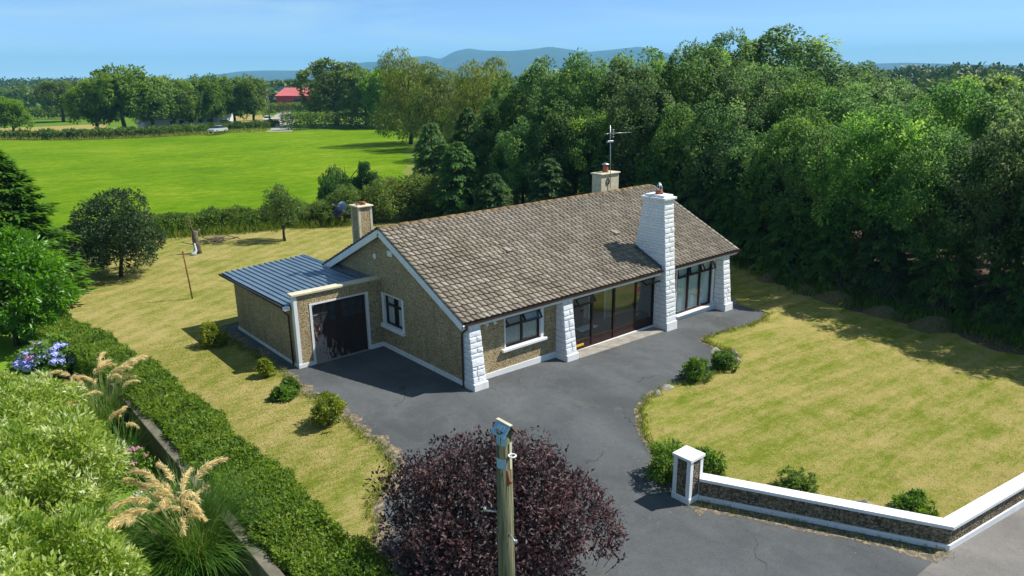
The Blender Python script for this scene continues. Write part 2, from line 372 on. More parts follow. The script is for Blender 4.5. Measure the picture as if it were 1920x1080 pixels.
M['hedge'] = m_foliage('hedge_leaves', [(0, (.05, .11, .012)), (.35, (.115, .205, .018)), (.62, (.185, .275, .03)), (.85, (.25, .35, .05)), (1, (.36, .30, .11))], .34, noise_scale=1.2)
M['bank'] = m_foliage('hedge_bank_leaves', [(0, (.04, .08, .016)), (.35, (.08, .15, .024)), (.6, (.13, .21, .03)), (.85, (.21, .23, .05)), (1, (.30, .22, .09))], .32, noise_scale=.5)
M['golden'] = m_foliage('golden_shrub_leaves', [(0, (.05, .10, .01)), (.4, (.13, .19, .012)), (.7, (.24, .28, .02)), (1, (.40, .38, .04))], .3)
M['boxshrub'] = m_foliage('dense_shrub_leaves', [(0, (.03, .08, .012)), (.4, (.08, .17, .018)), (.7, (.14, .25, .026)), (1, (.22, .32, .04))], .32)
M['smalltree'] = m_foliage('fruit_tree_leaves', [(0, (.03, .06, .012)), (.4, (.065, .125, .022)), (.75, (.11, .18, .035)), (1, (.2, .26, .07))], .3)
M['purple'] = m_foliage('purple_leaves', [(0, (.014, .010, .012)), (.4, (.033, .019, .022)), (.66, (.064, .030, .032)), (.88, (.115, .047, .042)), (1, (.20, .10, .08))], .18, rough=.5, spec=.35, noise_scale=1.5, tcol=1.6)
M['grassblade'] = m_foliage('grass_blades', [(0, (.05, .11, .008)), (.4, (.11, .19, .014)), (.7, (.20, .24, .03)), (1, (.38, .30, .10))], .3)
M['pampas'] = m_foliage('tussock_blades', [(0, (.035, .10, .012)), (.4, (.075, .17, .022)), (.7, (.14, .24, .04)), (1, (.30, .30, .10))], .3)
M['plume'] = m_foliage('cream_plume', [(0, (.52, .42, .19)), (.5, (.70, .60, .32)), (1, (.82, .76, .52))], .45)
M['farwood'] = m_foliage('far_wood', [(0, (.022, .05, .01)), (.4, (.045, .09, .014)), (.7, (.07, .125, .018)), (1, (.12, .17, .03))], .2, noise_scale=.03)
M['hydrblue'] = m_plain('blue_florets', (.36, .40, .85), .8, var=.35, scale=30)
M['hydrpink'] = m_plain('pink_florets', (.80, .38, .62), .8, var=.3, scale=30)
M['rosewhite'] = m_plain('white_petals', (.78, .78, .72), .7, var=.1, scale=30)
M['rosepink'] = m_plain('pink_petals', (.6, .22, .38), .7, var=.25, scale=30)

# ------------------------------------------------------------------ ground sheets
def wobble(poly, step=.5, amp=.08, seed=1, closed=True):
    rng = np.random.default_rng(seed); out = []; n = len(poly)
    for i in range(n):
        a = np.array(poly[i], float); b = np.array(poly[(i + 1) % n], float); d = np.linalg.norm(b - a); k = max(1, int(d / step))
        for j in range(k):
            q = a + (b - a) * j / k
            if d > step: q = q + rng.normal(0, amp, 2) * (1 if j else .5)
            out.append(tuple(q))
    return out
def sheet(name, poly, off, mat, label, thick=0, kind='structure'):
    bm = bmesh.new()
    f = bm.faces.new([bm.verts.new((x, y, 0)) for x, y in poly])
    bm.normal_update()
    if f.normal.z < 0: f.normal_flip()
    bmesh.ops.triangulate(bm, faces=bm.faces[:])
    for xv in (0, 16):
        bmesh.ops.bisect_plane(bm, geom=bm.verts[:] + bm.edges[:] + bm.faces[:], plane_co=(xv, 0, 0), plane_no=(1, 0, 0))
    bmesh.ops.triangulate(bm, faces=bm.faces[:])
    if thick:
        r = bmesh.ops.extrude_face_region(bm, geom=bm.faces[:])
        vs = {q for q in r['geom'] if isinstance(q, bmesh.types.BMVert)}
        for v in bm.verts: v.co.z = gz(v.co.x) + off - (0 if v in vs else thick)
        bmesh.ops.recalc_face_normals(bm, faces=bm.faces[:])
    else:
        for v in bm.verts: v.co.z = gz(v.co.x) + off
    me = bpy.data.meshes.new(name); bm.to_mesh(me); bm.free(); me.materials.append(mat)
    o = link(name, me); tag(o, label, kind=kind); return o

sheet('ground', [(-6000, -3000), (9000, -3000), (9000, 9000), (-6000, 9000)], -.03, M['ground'], 'wide flat countryside reaching to the horizon')
fld = [(-90, 70), (-60, 190), (3.8, 152), (15, 143.5), (28, 138), (50.4, 138), (52.5, 133), (66, 129), (70, 114), (31, 52), (19, 38.5), (12.6, 35), (5, 34.5), (-3.5, 37), (-8, 33), (-30, 45)]
sheet('field', wobble(fld, 4, .4, 3), -.012, M['field'], 'bright green pasture field behind the garden')
sheet('hay_field', [(-60, 200), (5.2, 166), (23.6, 160), (32.5, 200), (9, 200), (-40, 240)], -.010, M['hayfield'], 'pale mown hay field beyond the row of trees')
sheet('stubble_field', [(49, 163), (60.7, 164.5), (73.4, 174), (80, 215), (72.5, 221), (55, 200)], -.010, M['hayfield'], 'straw coloured paddock left of the lane')
sheet('far_meadow', [(58.5, 143), (77, 130), (110, 180), (99.9, 199), (87, 209), (79, 195), (66, 160)], -.011, M['farfield'], 'green meadow in front of the red shed')
sheet('far_pasture', [(-30, 265), (16, 263), (33, 241), (43, 335), (25, 345), (-20, 360)], -.009, M['farfield'], 'green pasture beyond the hay field')
sheet('lane', wobble([(49, 136), (53.5, 132.5), (56, 139), (60, 147), (68, 163), (78, 186), (86, 206), (100, 235), (97, 237), (82, 208), (73.5, 190), (62, 165), (56.5, 150), (52, 141)], 3, .2, 5), .0, M['lane'], 'pale farm lane leading from the field to the sheds')
drive_right = [(.25, -8.9), (.32, -8.2), (1.2, -7.4), (2.05, -6.34), (3.15, -5.27), (4, -4.89), (5.47, -4.63), (6.4, -5.0), (7.5, -5.05), (8.7, -4.95), (9.8, -4.6), (10.15, -4.0), (10.1, -3.3), (10.3, -2.5), (12, -2.55), (14.5, -2.7), (15.9, -2.2)]
drive_left = [(-9.6, -14.2), (-9.0, -10), (-7.6, -7), (-6.3, -4.6), (-4.75, -3.1), (-4.5, -1.5), (-4.45, .2), (-4.55, 1.9), (-4.42, 3.7), (-4.3, 5.6), (-4.45, 10.1), (-4.4, 12.2)]
def wob_line(l, seed): q_ = wobble(l, .35, .07, seed); k_ = int(np.argmin([abs(a - l[-1][0]) + abs(c - l[-1][1]) for a, c in q_])); return q_[:k_ + 1]
DR = wob_line(drive_right, 11); DL = wob_line(drive_left, 12)
sheet('driveway', DL + [(-3.4, 12.2), (-3.4, 5.6), (.2, 5.6), (.2, .2), (16.2, .2), (16.2, -2.2)] + DR[::-1] + [(.1, -9.6), (2.65, -14.6)], .012, M['drive'], 'dark tarmac driveway in front of the bungalow')
sheet('road', [(-60, -6), (-9.6, -13.2), (1.0, -14.4), (2.65, -14.62), (6.2, -15.12), (60, -22.8), (60, -31), (-60, -14)], .006, M['road'], 'pale grey public road at the bottom corner')
sheet('front_lawn', DR + [(16.3, 1), (16.3, 7), (34, 9), (34, -19.2), (6.2, -15.0), (2.9, -14.45), (.3, -9.4)], .05, M['lawn'], 'dry yellow green front lawn right of the driveway', .08)
sheet('back_lawn', [(-9.35, -11.5)] + DL[3:] + [(-3.3, 12.3), (-3.3, 11.3), (16.2, 10), (24, 14), (20, 27), (16, 29.5), (11.5, 30.6), (8.6, 32.3), (5, 32.8), (2.7, 33.4), (-.4, 34.5), (-3.4, 34.5), (-7, 30), (-9.8, 24), (-9.35, 10)], .04, M['backlawn'], 'dry mown grass left of and behind the bungalow', .07)
def fringe(name, line_, side, label, seed, wmin=.08, wmax=.35, off=.016, mat='straw'):
    rng = np.random.default_rng(seed); q = MB(); vs = []; n = len(line_); wv = rng.uniform(wmin, wmax, n); wv = np.convolve(np.pad(wv, 2, 'edge'), np.ones(5) / 5, 'valid') * rng.uniform(.6, 1.4, n)
    for i, (x, y) in enumerate(line_):
        a = np.array(line_[max(i - 1, 0)]); c = np.array(line_[min(i + 1, n - 1)]); d = c - a; d = d / max(np.linalg.norm(d), 1e-6); nn = np.array((-d[1], d[0])) * side
        p0 = np.array((x, y)) - nn * .12; p1 = np.array((x, y)) + nn * wv[i]; vs += [(p0[0], p0[1], gz(p0[0]) + off), (p1[0], p1[1], gz(p1[0]) + off)]
    q.add(vs, [(2 * i, 2 * i + 1, 2 * i + 3, 2 * i + 2) for i in range(n - 1)]); o = q.build(name, M[mat]); tag(o, label, kind='structure'); return o
def m_straw():
    t = NT('straw_and_dirt'); c = t.ramp(t.noise(9, 6, rough=.75), [(.3, (.10, .085, .06)), (.5, (.24, .19, .12)), (.62, (.36, .29, .18)), (.75, (.16, .15, .05))])
    m = t.n('ShaderNodeMixShader', i0=t.mr(t.noise(6, 6, rough=.75), .40, .56)); t.set(m, 'i1', t.n('ShaderNodeBsdfTransparent')); t.set(m, 'i2', t.pr(c, .95)); return t.done(m)
M['straw'] = m_straw()
fringe('verge', DR, 1, 'ragged straw and dirt along the right edge of the driveway', 5)
fringe('verge', DL, -1, 'ragged straw and dirt along the left edge of the driveway', 6, .15, .6)
fringe('verge', wobble([(-.28, -9.78), (.12, -9.92), (2.5, -14.72)], .3, .03, 7)[:20], -1, 'dry straw swept along the foot of the entrance wall', 8, .1, .6, .018)
sheet('neighbour_lawn', [(-40, -10), (-9.75, -13), (-9.75, 22), (-40, 26)], .004, M['neighbourlawn'], 'bright green neighbouring lawn beyond the boundary wall')
sheet('belt_floor', wobble([(18.6, -16.6), (18.9, -8), (20, -2), (22, 1.5), (24, 5.5), (20, 12), (12, 15), (12, 27), (34, 30), (60, 20), (60, -22), (20, -17)], 1, .35, 9), .056, M['soil'], 'bare shaded earth under the tree belt')

# ------------------------------------------------------------------ far hills
def hills():
    prof = [(-30, -.002), (5, -.001), (12, -.001), (17.1, .001), (20.8, .0082), (22.5, .0089), (25, .0082), (27.8, .0132), (31.6, .019), (34, .0225), (35, .0185), (36, .0268), (37.1, .030), (38.2, .0272), (40.3, .0258), (43.5, .030), (45.8, .0238), (49.7, .029), (53.5, .014), (60, .006), (67.4, .0072), (75, .002), (100, .0)]
    az = np.linspace(-25, 100, 500); e = np.interp(az, [a for a, _ in prof], [b for _, b in prof])
    k = np.exp(-np.linspace(-2, 2, 5) ** 2); e = np.convolve(np.pad(e, 2, 'edge'), k / k.sum(), 'valid')
    rr = np.linspace(4300, 8200, 26); V = []
    rng = np.random.default_rng(4); ph = rng.random((8, 3)) * 6.28
    for r in rr:
        t = (r - 4300) / 1900; s = np.where(t < 1, np.sin(np.clip(t, 0, 1) * math.pi / 2) ** 1.3, np.cos(np.clip((t - 1) / 1.1, 0, 1) * math.pi / 2))
        rel = sum(np.sin(az * (.5 + .45 * i) + r * .0011 * (i + 1) + ph[i, 0]) * .09 / (1 + .5 * i) for i in range(8))
        h = 10 + e * 7100 * s * (1 + rel * (1 - np.exp(-((r - 6200) / 600) ** 2)) * .9) - 22 * (1 - s)
        a = np.radians(az); V.append(np.stack([CAM[0] + r * np.sin(a), CAM[1] + r * np.cos(a), h], 1))
    V = np.concatenate(V); n = len(az); F = []
    for i in range(len(rr) - 1):
        j = np.arange(n - 1); F.append(np.stack([i * n + j, (i + 1) * n + j, (i + 1) * n + j + 1, i * n + j + 1], 1))
    F = np.concatenate(F)[:, ::-1]
    o = link('hills', raw_mesh('hills', V, F, M['hill'], smooth=True)); tag(o, 'long blue mountain ridge on the horizon', kind='structure')
hills()

# ------------------------------------------------------------------ the bungalow
ZE, EV, OV, YR, ZR = 2.42, .37, .25, 4.86, 4.90        # eave height, overhangs, ridge
RX1, YB, LX = 15.92, 9.53, 15.3
SLOPE = (ZR - ZE) / (YR + EV)
def roofz(y): return ZE + SLOPE * (y + EV) if y <= YR else ZR - SLOPE * (y - YR)
H = empty('bungalow', (0, 0, 0), 'pebbledashed bungalow with brown tiled roof and white stone pillars', 'house')
FR = ((0, 0, 0), (1, 0, 0), (0, 0, 1), (0, -1, 0))            # front wall: u = x, v = z, n outward
GA = ((0, 0, 0), (0, 1, 0), (0, 0, 1), (-1, 0, 0))            # left gable: u = y
W1 = (1.85, 3.66, .92, 2.10); DO = (5.36, 10.30, -.12, 2.14); W2 = (11.72, 14.42, -.02, 2.16)
b = MB(); T = -.3
def fw(u0, u1, v0, v1): b.fbox(FR, u0, u1, v0, v1, T, 0)
ztop = roofz(0) - .12
fw(0, W1[0], -.4, ztop); fw(W1[0], W1[1], -.4, W1[2]); fw(W1[0], W1[1], W1[3], ztop)
fw(W1[1], DO[0], -.4, ztop); fw(DO[0], DO[1], -.6, DO[2]); fw(DO[0], DO[1], DO[3], ztop)
fw(DO[1], W2[0], -.6, ztop); fw(W2[0], W2[1], -.6, W2[2]); fw(W2[0], W2[1], W2[3], ztop); fw(W2[1], LX, -.6, ztop)
b.build('front_wall', M['pebble'], H)
b = MB(); GW = (3.81, 5.18, 1.02, 2.24)
zr = lambda y: roofz(y) - .14
for poly in ([(.305, -.4), (GW[0], -.4), (GW[0], zr(GW[0])), (.305, zr(.305))], [(GW[0], -.4), (GW[1], -.4), (GW[1], GW[2]), (GW[0], GW[2])],
             [(GW[0], GW[3]), (GW[1], GW[3]), (GW[1], zr(GW[1])), (YR, zr(YR)), (GW[0], zr(GW[0]))], [(GW[1], -.4), (YB, -.4), (YB, zr(YB)), (GW[1], zr(GW[1]))]):
    b.prism([(0, y, z) for y, z in poly], (.3, 0, 0))
b.build('gable_wall', M['pebble'], H)
b = MB(); b.prism([(LX - .3, y, z) for y, z in [(.305, -.6), (YB, -.6), (YB, zr(YB)), (YR, zr(YR)), (.305, zr(.305))]], (.3, 0, 0)); b.build('gable_wall', M['pebble'], H)
b = MB(); b.box((.305, YB - .3, -.5), (LX - .305, YB - .002, zr(YB))); b.build('rear_wall', M['pebble'], H)
# plinth
b = MB(); b.fbox(FR, .5, 4.4, -.4, .17, .001, .035); b.fbox(FR, 4.95, 10.2, -.5, -.10, .001, .06); b.fbox(FR, 10.85, 14.62, -.6, -.03, .001, .10)
b.fbox(FR, 10.85, 11.72, -.03, .10, .001, .035); b.fbox(FR, 14.42, 14.62, -.03, .10, .001, .035)
b.build('plinth', M['white'], H)
b = MB(); b.fbox(GA, -.02, 5.36, -.4, .19, .001, .04); b.build('plinth', M['white'], H)
# floor slab and ceilings inside
b = MB(); b.box((.31, .31, -.45), (LX - .31, YB - .31, -.11)); b.build('floor_slab', M['floor'], H)
# porch interior
P_ = MB(); P_.box((4.9, 2.0, -.1), (11.3, 2.12, 2.38)); P_.box((4.78, .31, -.1), (4.9, 2.12, 2.38)); P_.box((11.3, .31, -.1), (11.42, 2.12, 2.38)); P_.build('inner_wall', M['interior'], H)
P_ = MB(); P_.box((4.78, .31, 2.39), (11.42, 2.12, 2.44)); P_.build('porch_ceiling', M['white'], H)
pw = MB(); pw.box((5.4, 1.93, .9), (7.1, 1.995, .98)); pw.box((5.4, 1.93, 2.0), (7.1, 1.995, 2.08)); pw.box((5.4, 1.93, .98), (5.48, 1.995, 2.0)); pw.box((7.02, 1.93, .98), (7.1, 1.995, 2.0)); pwo = pw.build('inner_window', M['white'], H)
pw = MB(); pw.box((5.485, 1.96, .985), (7.015, 1.98, 1.995)); pw.build('pane', M['black'], pwo)
pw = MB(); pw.box((8.2, 1.93, -.1), (8.28, 1.995, 2.1)); pw.box((9.2, 1.93, -.1), (9.28, 1.995, 2.1)); pw.box((8.28, 1.93, 2.02), (9.2, 1.995, 2.1)); pwo = pw.build('inner_door', M['white'], H)
pw = MB(); pw.box((8.285, 1.95, -.1), (9.195, 1.985, 2.015)); pw.build('door_leaf', M['brownwood'], pwo)
bench = empty('porch_bench', (6.0, 1.2, -.11), 'dark cushioned bench seen through the porch glass', 'bench')
q = MB(); q.box((5.2, .95, .28), (7.6, 1.75, .42)); q.build('seat', M['cardark'], bench, .03)
q = MB(); q.box((5.2, 1.62, .43), (7.6, 1.8, .95)); q.build('backrest', M['cardark'], bench, .03)
for x in (5.3, 7.5):
    for y in (1.02, 1.66):
        q = MB(); q.box((x - .04, y - .04, -.108), (x + .04, y + .04, .278)); q.build('leg', M['brownwood'], bench)
pt = empty('porch_table', (6.9, .75, -.11), 'low pale topped table inside the porch', 'table')
q = MB(); q.box((6.3, .5, .36), (7.3, .9, .40)); q.build('table_top', M['blind'], pt, .008)
for x in (6.36, 7.24):
    for y in (.55, .85):
        q = MB(); q.box((x - .025, y - .025, -.108), (x + .025, y + .025, .358)); q.build('leg', M['brownwood'], pt)

# ---- windows
def fbar(fr, name, mat, parent, *boxes, bevel=0):
    q = MB()
    for bx in boxes: q.fbox(fr, *bx)
    return q.build(name, mat, parent, bevel)
def ring(u0, u1, v0, v1, t, n0, n1):
    return [(u0, u1, v0, v0 + t, n0, n1), (u0, u1, v1 - t, v1, n0, n1), (u0, u0 + t, v0 + t, v1 - t, n0, n1), (u1 - t, u1, v0 + t, v1 - t, n0, n1)]
def sash(fr, name, u0, u1, v1, h, ang, parent, n=-.06):
    """top hung light opened outwards by ang"""
    o, U, V, N = fr; c, s_ = math.cos(ang), math.sin(ang)
    V2 = tuple(V[i] * c - N[i] * s_ for i in range(3)); N2 = tuple(N[i] * c + V[i] * s_ for i in range(3))
    o2 = tuple(o[i] + V[i] * v1 + N[i] * n for i in range(3)); f2 = (o2, U, V2, N2)
    w_ = fbar(f2, name, M['brownwood'], parent, *ring(u0, u1, -h, 0, .05, -.02, .025))
    fbar(f2, 'pane', M['glass'], w_, (u0 + .051, u1 - .051, -h + .051, -.051, -.004, .004))
    return w_
def curtain(fr, u0, u1, v0, v1, n, mat, parent, name='curtain'):
    o, U, V, N = fr; k = int((u1 - u0) / .03); vs = []; th = .01
    for side in (0, 1):
        for v in (v0, v1):
            for i in range(k + 1):
                u = u0 + (u1 - u0) * i / k; d = n + .022 * math.sin(u * 58 + .6 * math.sin(u * 9)) - side * th
                vs.append(tuple(o[j] + U[j] * u + V[j] * v + N[j] * d for j in range(3)))
    m = k + 1; fs = [(i, i + 1, m + i + 1, m + i) for i in range(k)] + [(2 * m + i + 1, 2 * m + i, 3 * m + i, 3 * m + i + 1) for i in range(k)]
    q = MB(); q.add(vs, fs, True); return q.build(name, mat, parent)

# front window
u0, u1, v0, v1 = W1
win = fbar(FR, 'window', M['white'], H, (u0 - .001, u0 + .05, v0, v1, -.2, .02), (u1 - .05, u1 + .10, v0, v1, -.2, .02), (u0 + .05, u1 - .05, v1 - .03, v1 + .02, -.2, .02))
fbar(FR, 'sill', M['white'], win, (u0 - .15, u1 + .2, v0 - .11, v0 + .001, -.25, .13), bevel=.015)
uo, um, uu = u0 + .055, (u0 + u1) / 2, u1 - .055
fbar(FR, 'frame', M['brownwood'], win, *ring(uo, uu, v0 + .004, v1 - .035, .065, -.14, -.07), (um - .04, um + .04, v0 + .07, v1 - .10, -.14, -.07), (uo + .066, um - .041, 1.66, 1.73, -.14, -.07), (um + .041, uu - .066, 1.66, 1.73, -.14, -.07))
for a, c in ((uo + .066, um - .041), (um + .041, uu - .066)):
    fbar(FR, 'pane', M['glass'], win, (a, c, v0 + .07, 1.659, -.11, -.10))
sash(FR, 'top_light', uo, um, 2.05, .36, .75, win); sash(FR, 'top_light', um + .01, uu, 2.05, .36, .55, win)
bl = MB()
for i in range(23):
    z = .98 + i * .045
    bl.fbox(((0, 0, z), (1, 0, 0), (0, -.45, .89), (0, -.89, -.45)), uo, uu, -.02, .02, -.16, -.156)
bl.build('blind', M['blind'], win)
bl = MB(); bl.fbox(FR, uo, uu, .9, 2.05, -.42, -.41); bl.build('unlit_room_board', M['floor'], win)  # dark board added close behind the blind to stand for the unlit room

# gable window
u0, u1, v0, v1 = GW
win = fbar(GA, 'window', M['white'], H, (u0 - .10, u0 + .03, v0, v1, -.2, .025), (u1 - .03, u1 + .12, v0, v1, -.2, .025), (u0 - .10, u1 + .12, v1, v1 + .04, -.02, .026))
fbar(GA, 'sill', M['white'], win, (u0 - .14, u1 + .16, v0 - .16, v0 + .001, -.25, .12), bevel=.015)
uo, uu = u0 + .034, u1 - .034; um = (uo + uu) / 2
fbar(GA, 'frame', M['brownwood'], win, *ring(uo, uu, v0 + .004, v1 - .005, .07, -.14, -.07), (um - .04, um + .04, v0 + .075, v1 - .076, -.14, -.07), (uo + .071, um - .041, 1.80, 1.88, -.14, -.07), (um + .041, uu - .071, 1.80, 1.88, -.14, -.07))
for a, c in ((uo + .071, um - .041), (um + .041, uu - .071)):
    fbar(GA, 'pane', M['glass'], win, (a, c, v0 + .075, 1.799, -.11, -.10)); fbar(GA, 'pane', M['glass'], win, (a, c, 1.881, v1 - .076, -.11, -.10))
curtain(GA, uo, um - .12, v0 + .05, 2.15, -.18, M['curtain'], win); curtain(GA, um + .1, uu, v0 + .05, 2.15, -.18, M['curtain'], win)
fbar(GA, 'unlit_room_board', M['floor'], win, (uo, uu, v0, v1, -.5, -.49))  # added dark board, painted darkness of the room behind the gable window

# picture window on the right
u0, u1, v0, v1 = W2
win = fbar(FR, 'window', M['white'], H, (u0 - .001, u0 + .04, v0, v1, -.2, .02), (u1 - .02, u1 + .14, v0, v1, -.2, .02), (u0 + .04, u1 - .02, v1 - .02, v1 + .04, -.2, .02))
fbar(FR, 'sill', M['white'], win, (u0 - .05, u1 + .15, v0 - .06, v0 + .001, -.25, .20), bevel=.012)
uo, uu = u0 + .045, u1 - .025; tw = (uu - uo) / 3
bars = ring(uo, uu, v0 + .004, v1 - .025, .075, -.10, -.02) + [(uo + tw * i - .04, uo + tw * i + .04, v0 + .08, v1 - .101, -.10, -.02) for i in (1, 2)]
bars += [(uo + tw * i + (.076 if i == 0 else .041), uo + tw * (i + 1) - (.076 if i == 2 else .041), 1.62, 1.70, -.10, -.02) for i in range(3)]
fbar(FR, 'frame', M['brownwood'], win, *bars)
for i in range(3):
    a, c = uo + tw * i + .05, uo + tw * (i + 1) - .05
    fbar(FR, 'pane', M['glass'], win, (a, c, v0 + .08, 1.619, -.065, -.055))
    sash(FR, 'top_light', a - .03, c + .03, 2.12, .44, (.12, .18, .55)[i], win, -.01)
curtain(FR, uo, uu, v0 + .03, 2.08, -.15, M['curtain'], win)
fbar(FR, 'unlit_room_board', M['floor'], win, (uo, uu, v0, v1, -.6, -.59))  # darkness behind the curtain, painted as an added board

# sliding porch doors
u0, u1, v0, v1 = DO
pd = fbar(FR, 'porch_screen', M['brownwood'], H, (u0, u1, v0, v0 + .06, -.12, -.02), (u0, u1, v1 - .08, v1, -.12, -.02), (u0, u0 + .06, v0 + .06, v1 - .08, -.12, -.02), (u1 - .06, u1, v0 + .06, v1 - .08, -.12, -.02))
cuts = [u0 + .06, 6.44, 7.72, 9.12, u1 - .06]
for i in range(4):
    a, c = cuts[i], cuts[i + 1]; z0 = v0 + .061; mid = .22
    if i == 2:
        d = fbar(FR, 'sliding_door', M['brownwood'], pd, (a, a + .07, z0, v1 - .081, -.10, -.04), (c - .09, c, z0, v1 - .081, -.10, -.04), (a + .071, c - .091, z0, z0 + .10, -.10, -.04), (a + .071, c - .091, mid, mid + .05, -.10, -.04), (a + .071, c - .091, z0 + .101, mid - .001, -.08, -.06))
        fbar(FR, 'handle', M['black'], pd, (c - .10, c - .02, .88, 1.12, -.035, .03), bevel=.01)
    else:
        d = fbar(FR, 'fixed_light', M['brownwood'], pd, (c - .045, c + .045 if i < 3 else c, z0, v1 - .081, -.125, -.015), (a + .046, c - .046, mid - .02, mid + .05, -.11, -.03), (a + .046, c - .046, z0, mid - .021, -.09, -.05))
    if i == 0:
        fbar(FR, 'top_rail', M['brownwood'], pd, (a + .046, c - .046, 1.66, 1.72, -.10, -.03))
        fbar(FR, 'pane', M['glass'], pd, (a + .046, c - .046, mid + .051, 1.659, -.075, -.065))
        sash(FR, 'top_light', a, c - .05, v1 - .09, .34, .8, pd, -.02)
    else:
        fbar(FR, 'pane', M['glass'], pd, (a + (.072 if i == 2 else .046), c - (.092 if i == 2 else .046), mid + .051, v1 - .082, -.075, -.065))
sash(FR, 'top_light', 9.30, u1 - .02, v1 - .09, .34, 1.15, pd, .0)
fbar(FR, 'letter_box', M['yellow'], pd, (5.55, 5.98, -.0, .10, -.049, -.035), bevel=.006)
fbar(FR, 'notice', M['red'], pd, (9.23, 9.36, 1.55, 1.78, -.064, -.060))
q = MB(); q.hexa([(4.98, -.72, -.4), (10.19, -.72, -.5), (10.19, -.062, -.5), (4.98, -.062, -.4)], [(4.98, -.72, -.06), (10.19, -.72, -.17), (10.19, -.062, -.17), (4.98, -.062, -.06)])
q.build('doorstep', M['concrete'], H, .012)

# ---- stone faces
def stone_face(p00, p10, p11, p01, nrm, rows, parent, rng, mat=None, split=(1, 2), name='stone', depth=.03, joint=.018):
    p00, p10, p11, p01 = map(np.array, (p00, p10, p11, p01)); nrm = np.array(nrm, float); nrm /= np.linalg.norm(nrm)
    P = lambda u, v: (p00 * (1 - u) + p10 * u) * (1 - v) + (p01 * (1 - u) + p11 * u) * v
    wd = np.linalg.norm(p10 - p00)
    vs = np.linspace(0, 1, rows + 1); vs[1:-1] += rng.normal(0, .12 / rows, rows - 1)
    for r in range(rows):
        k = rng.integers(split[0], split[1] + 1); us = np.linspace(0, 1, k + 1)
        if k > 1: us[1:-1] += rng.uniform(-.22, .22, k - 1) / k * 1.4
        wr = np.linalg.norm(P(1, vs[r]) - P(0, vs[r])); hr = np.linalg.norm(P(0, 1) - P(0, 0))
        for c in range(k):
            ju, jv = joint / wr / 2, joint / hr / 2
            a0 = us[c] + (ju if c else 0); a1 = us[c + 1] - (ju if c < k - 1 else 0); b0, b1 = vs[r] + jv, vs[r + 1] - jv
            base = [P(a0, b0), P(a1, b0), P(a1, b1), P(a0, b1)]
            iu, iv = .018 / wr, .018 / hr; d = depth * rng.uniform(.6, 1.15)
            top = [P(a0 + (iu if c else iu * .3), b0 + iv), P(a1 - (iu if c < k - 1 else iu * .3), b0 + iv), P(a1 - (iu if c < k - 1 else iu * .3), b1 - iv), P(a0 + (iu if c else iu * .3), b1 - iv)]
            top = [t + nrm * d * rng.uniform(.7, 1.2) for t in top]; cen = sum(top) / 4 + nrm * rng.uniform(.004, .016)
            back = [t - nrm * .03 for t in base]
            q = MB(); q.add(back + top + [cen], [(0, 1, 5, 4), (1, 2, 6, 5), (2, 3, 7, 6), (3, 0, 4, 7), (4, 5, 8), (5, 6, 8), (6, 7, 8), (7, 4, 8)]); q.build(name, mat or M['stone'], parent)
rs = np.random.default_rng(21)
def pillar(x0, wdt, zg, ph, label):
    yb, yt = -.64, -.33; zt = ZE - .12; x1 = x0 + wdt; xt0, xt1 = x0 + .03, x1 - .03; zb = zg + ph
    q = MB(); q.hexa([(x0, yb, zg - .2), (x1, yb, zg - .2), (x1, .0, zg - .2), (x0, .0, zg - .2)], [(xt0, yt, zt), (xt1, yt, zt), (xt1, .0, zt), (xt0, .0, zt)])
    pil = q.build('stone_pillar', M['joint_shade'], H); pil['label'] = label
    q = MB(); q.hexa([(x0 - .05, yb - .06, zg - .2), (x1 + .05, yb - .06, zg - .2), (x1 + .05, -.003, zg - .2), (x0 - .05, -.003, zg - .2)], [(x0 - .04, yb - .04, zb), (x1 + .04, yb - .04, zb), (x1 + .04, -.003, zb), (x0 - .04, -.003, zb)])
    q.build('base', M['white'], pil, .015)
    tb = (zb - zg + .2) / (zt - zg + .2); mixp = lambda a, c: tuple(a[i] + (c[i] - a[i]) * tb for i in range(3))
    A0, A1, A2, A3 = (x0, yb, zg - .2), (x1, yb, zg - .2), (x1, 0, zg - .2), (x0, 0, zg - .2); B0, B1, B2, B3 = (xt0, yt, zt), (xt1, yt, zt), (xt1, 0, zt), (xt0, 0, zt)
    stone_face(mixp(A0, B0), mixp(A1, B1), B1, B0, (0, -1, .12), 10, pil, rs, split=(1, 2))
    stone_face(mixp(A3, B3), mixp(A0, B0), B0, B3, (-1, 0, 0), 10, pil, rs, split=(1, 2), depth=.025)
    stone_face(mixp(A1, B1), mixp(A2, B2), B2, B1, (1, 0, 0), 10, pil, rs, split=(1, 1), depth=.025)
pillar(-.02, .54, 0, .26, 'white stone pillar at the front left corner')
pillar(4.40, .54, gz(4.4), .26, 'white stone pillar beside the porch glass')
pillar(14.64, .54, gz(14.6), .34, 'white stone pillar at the far right corner')
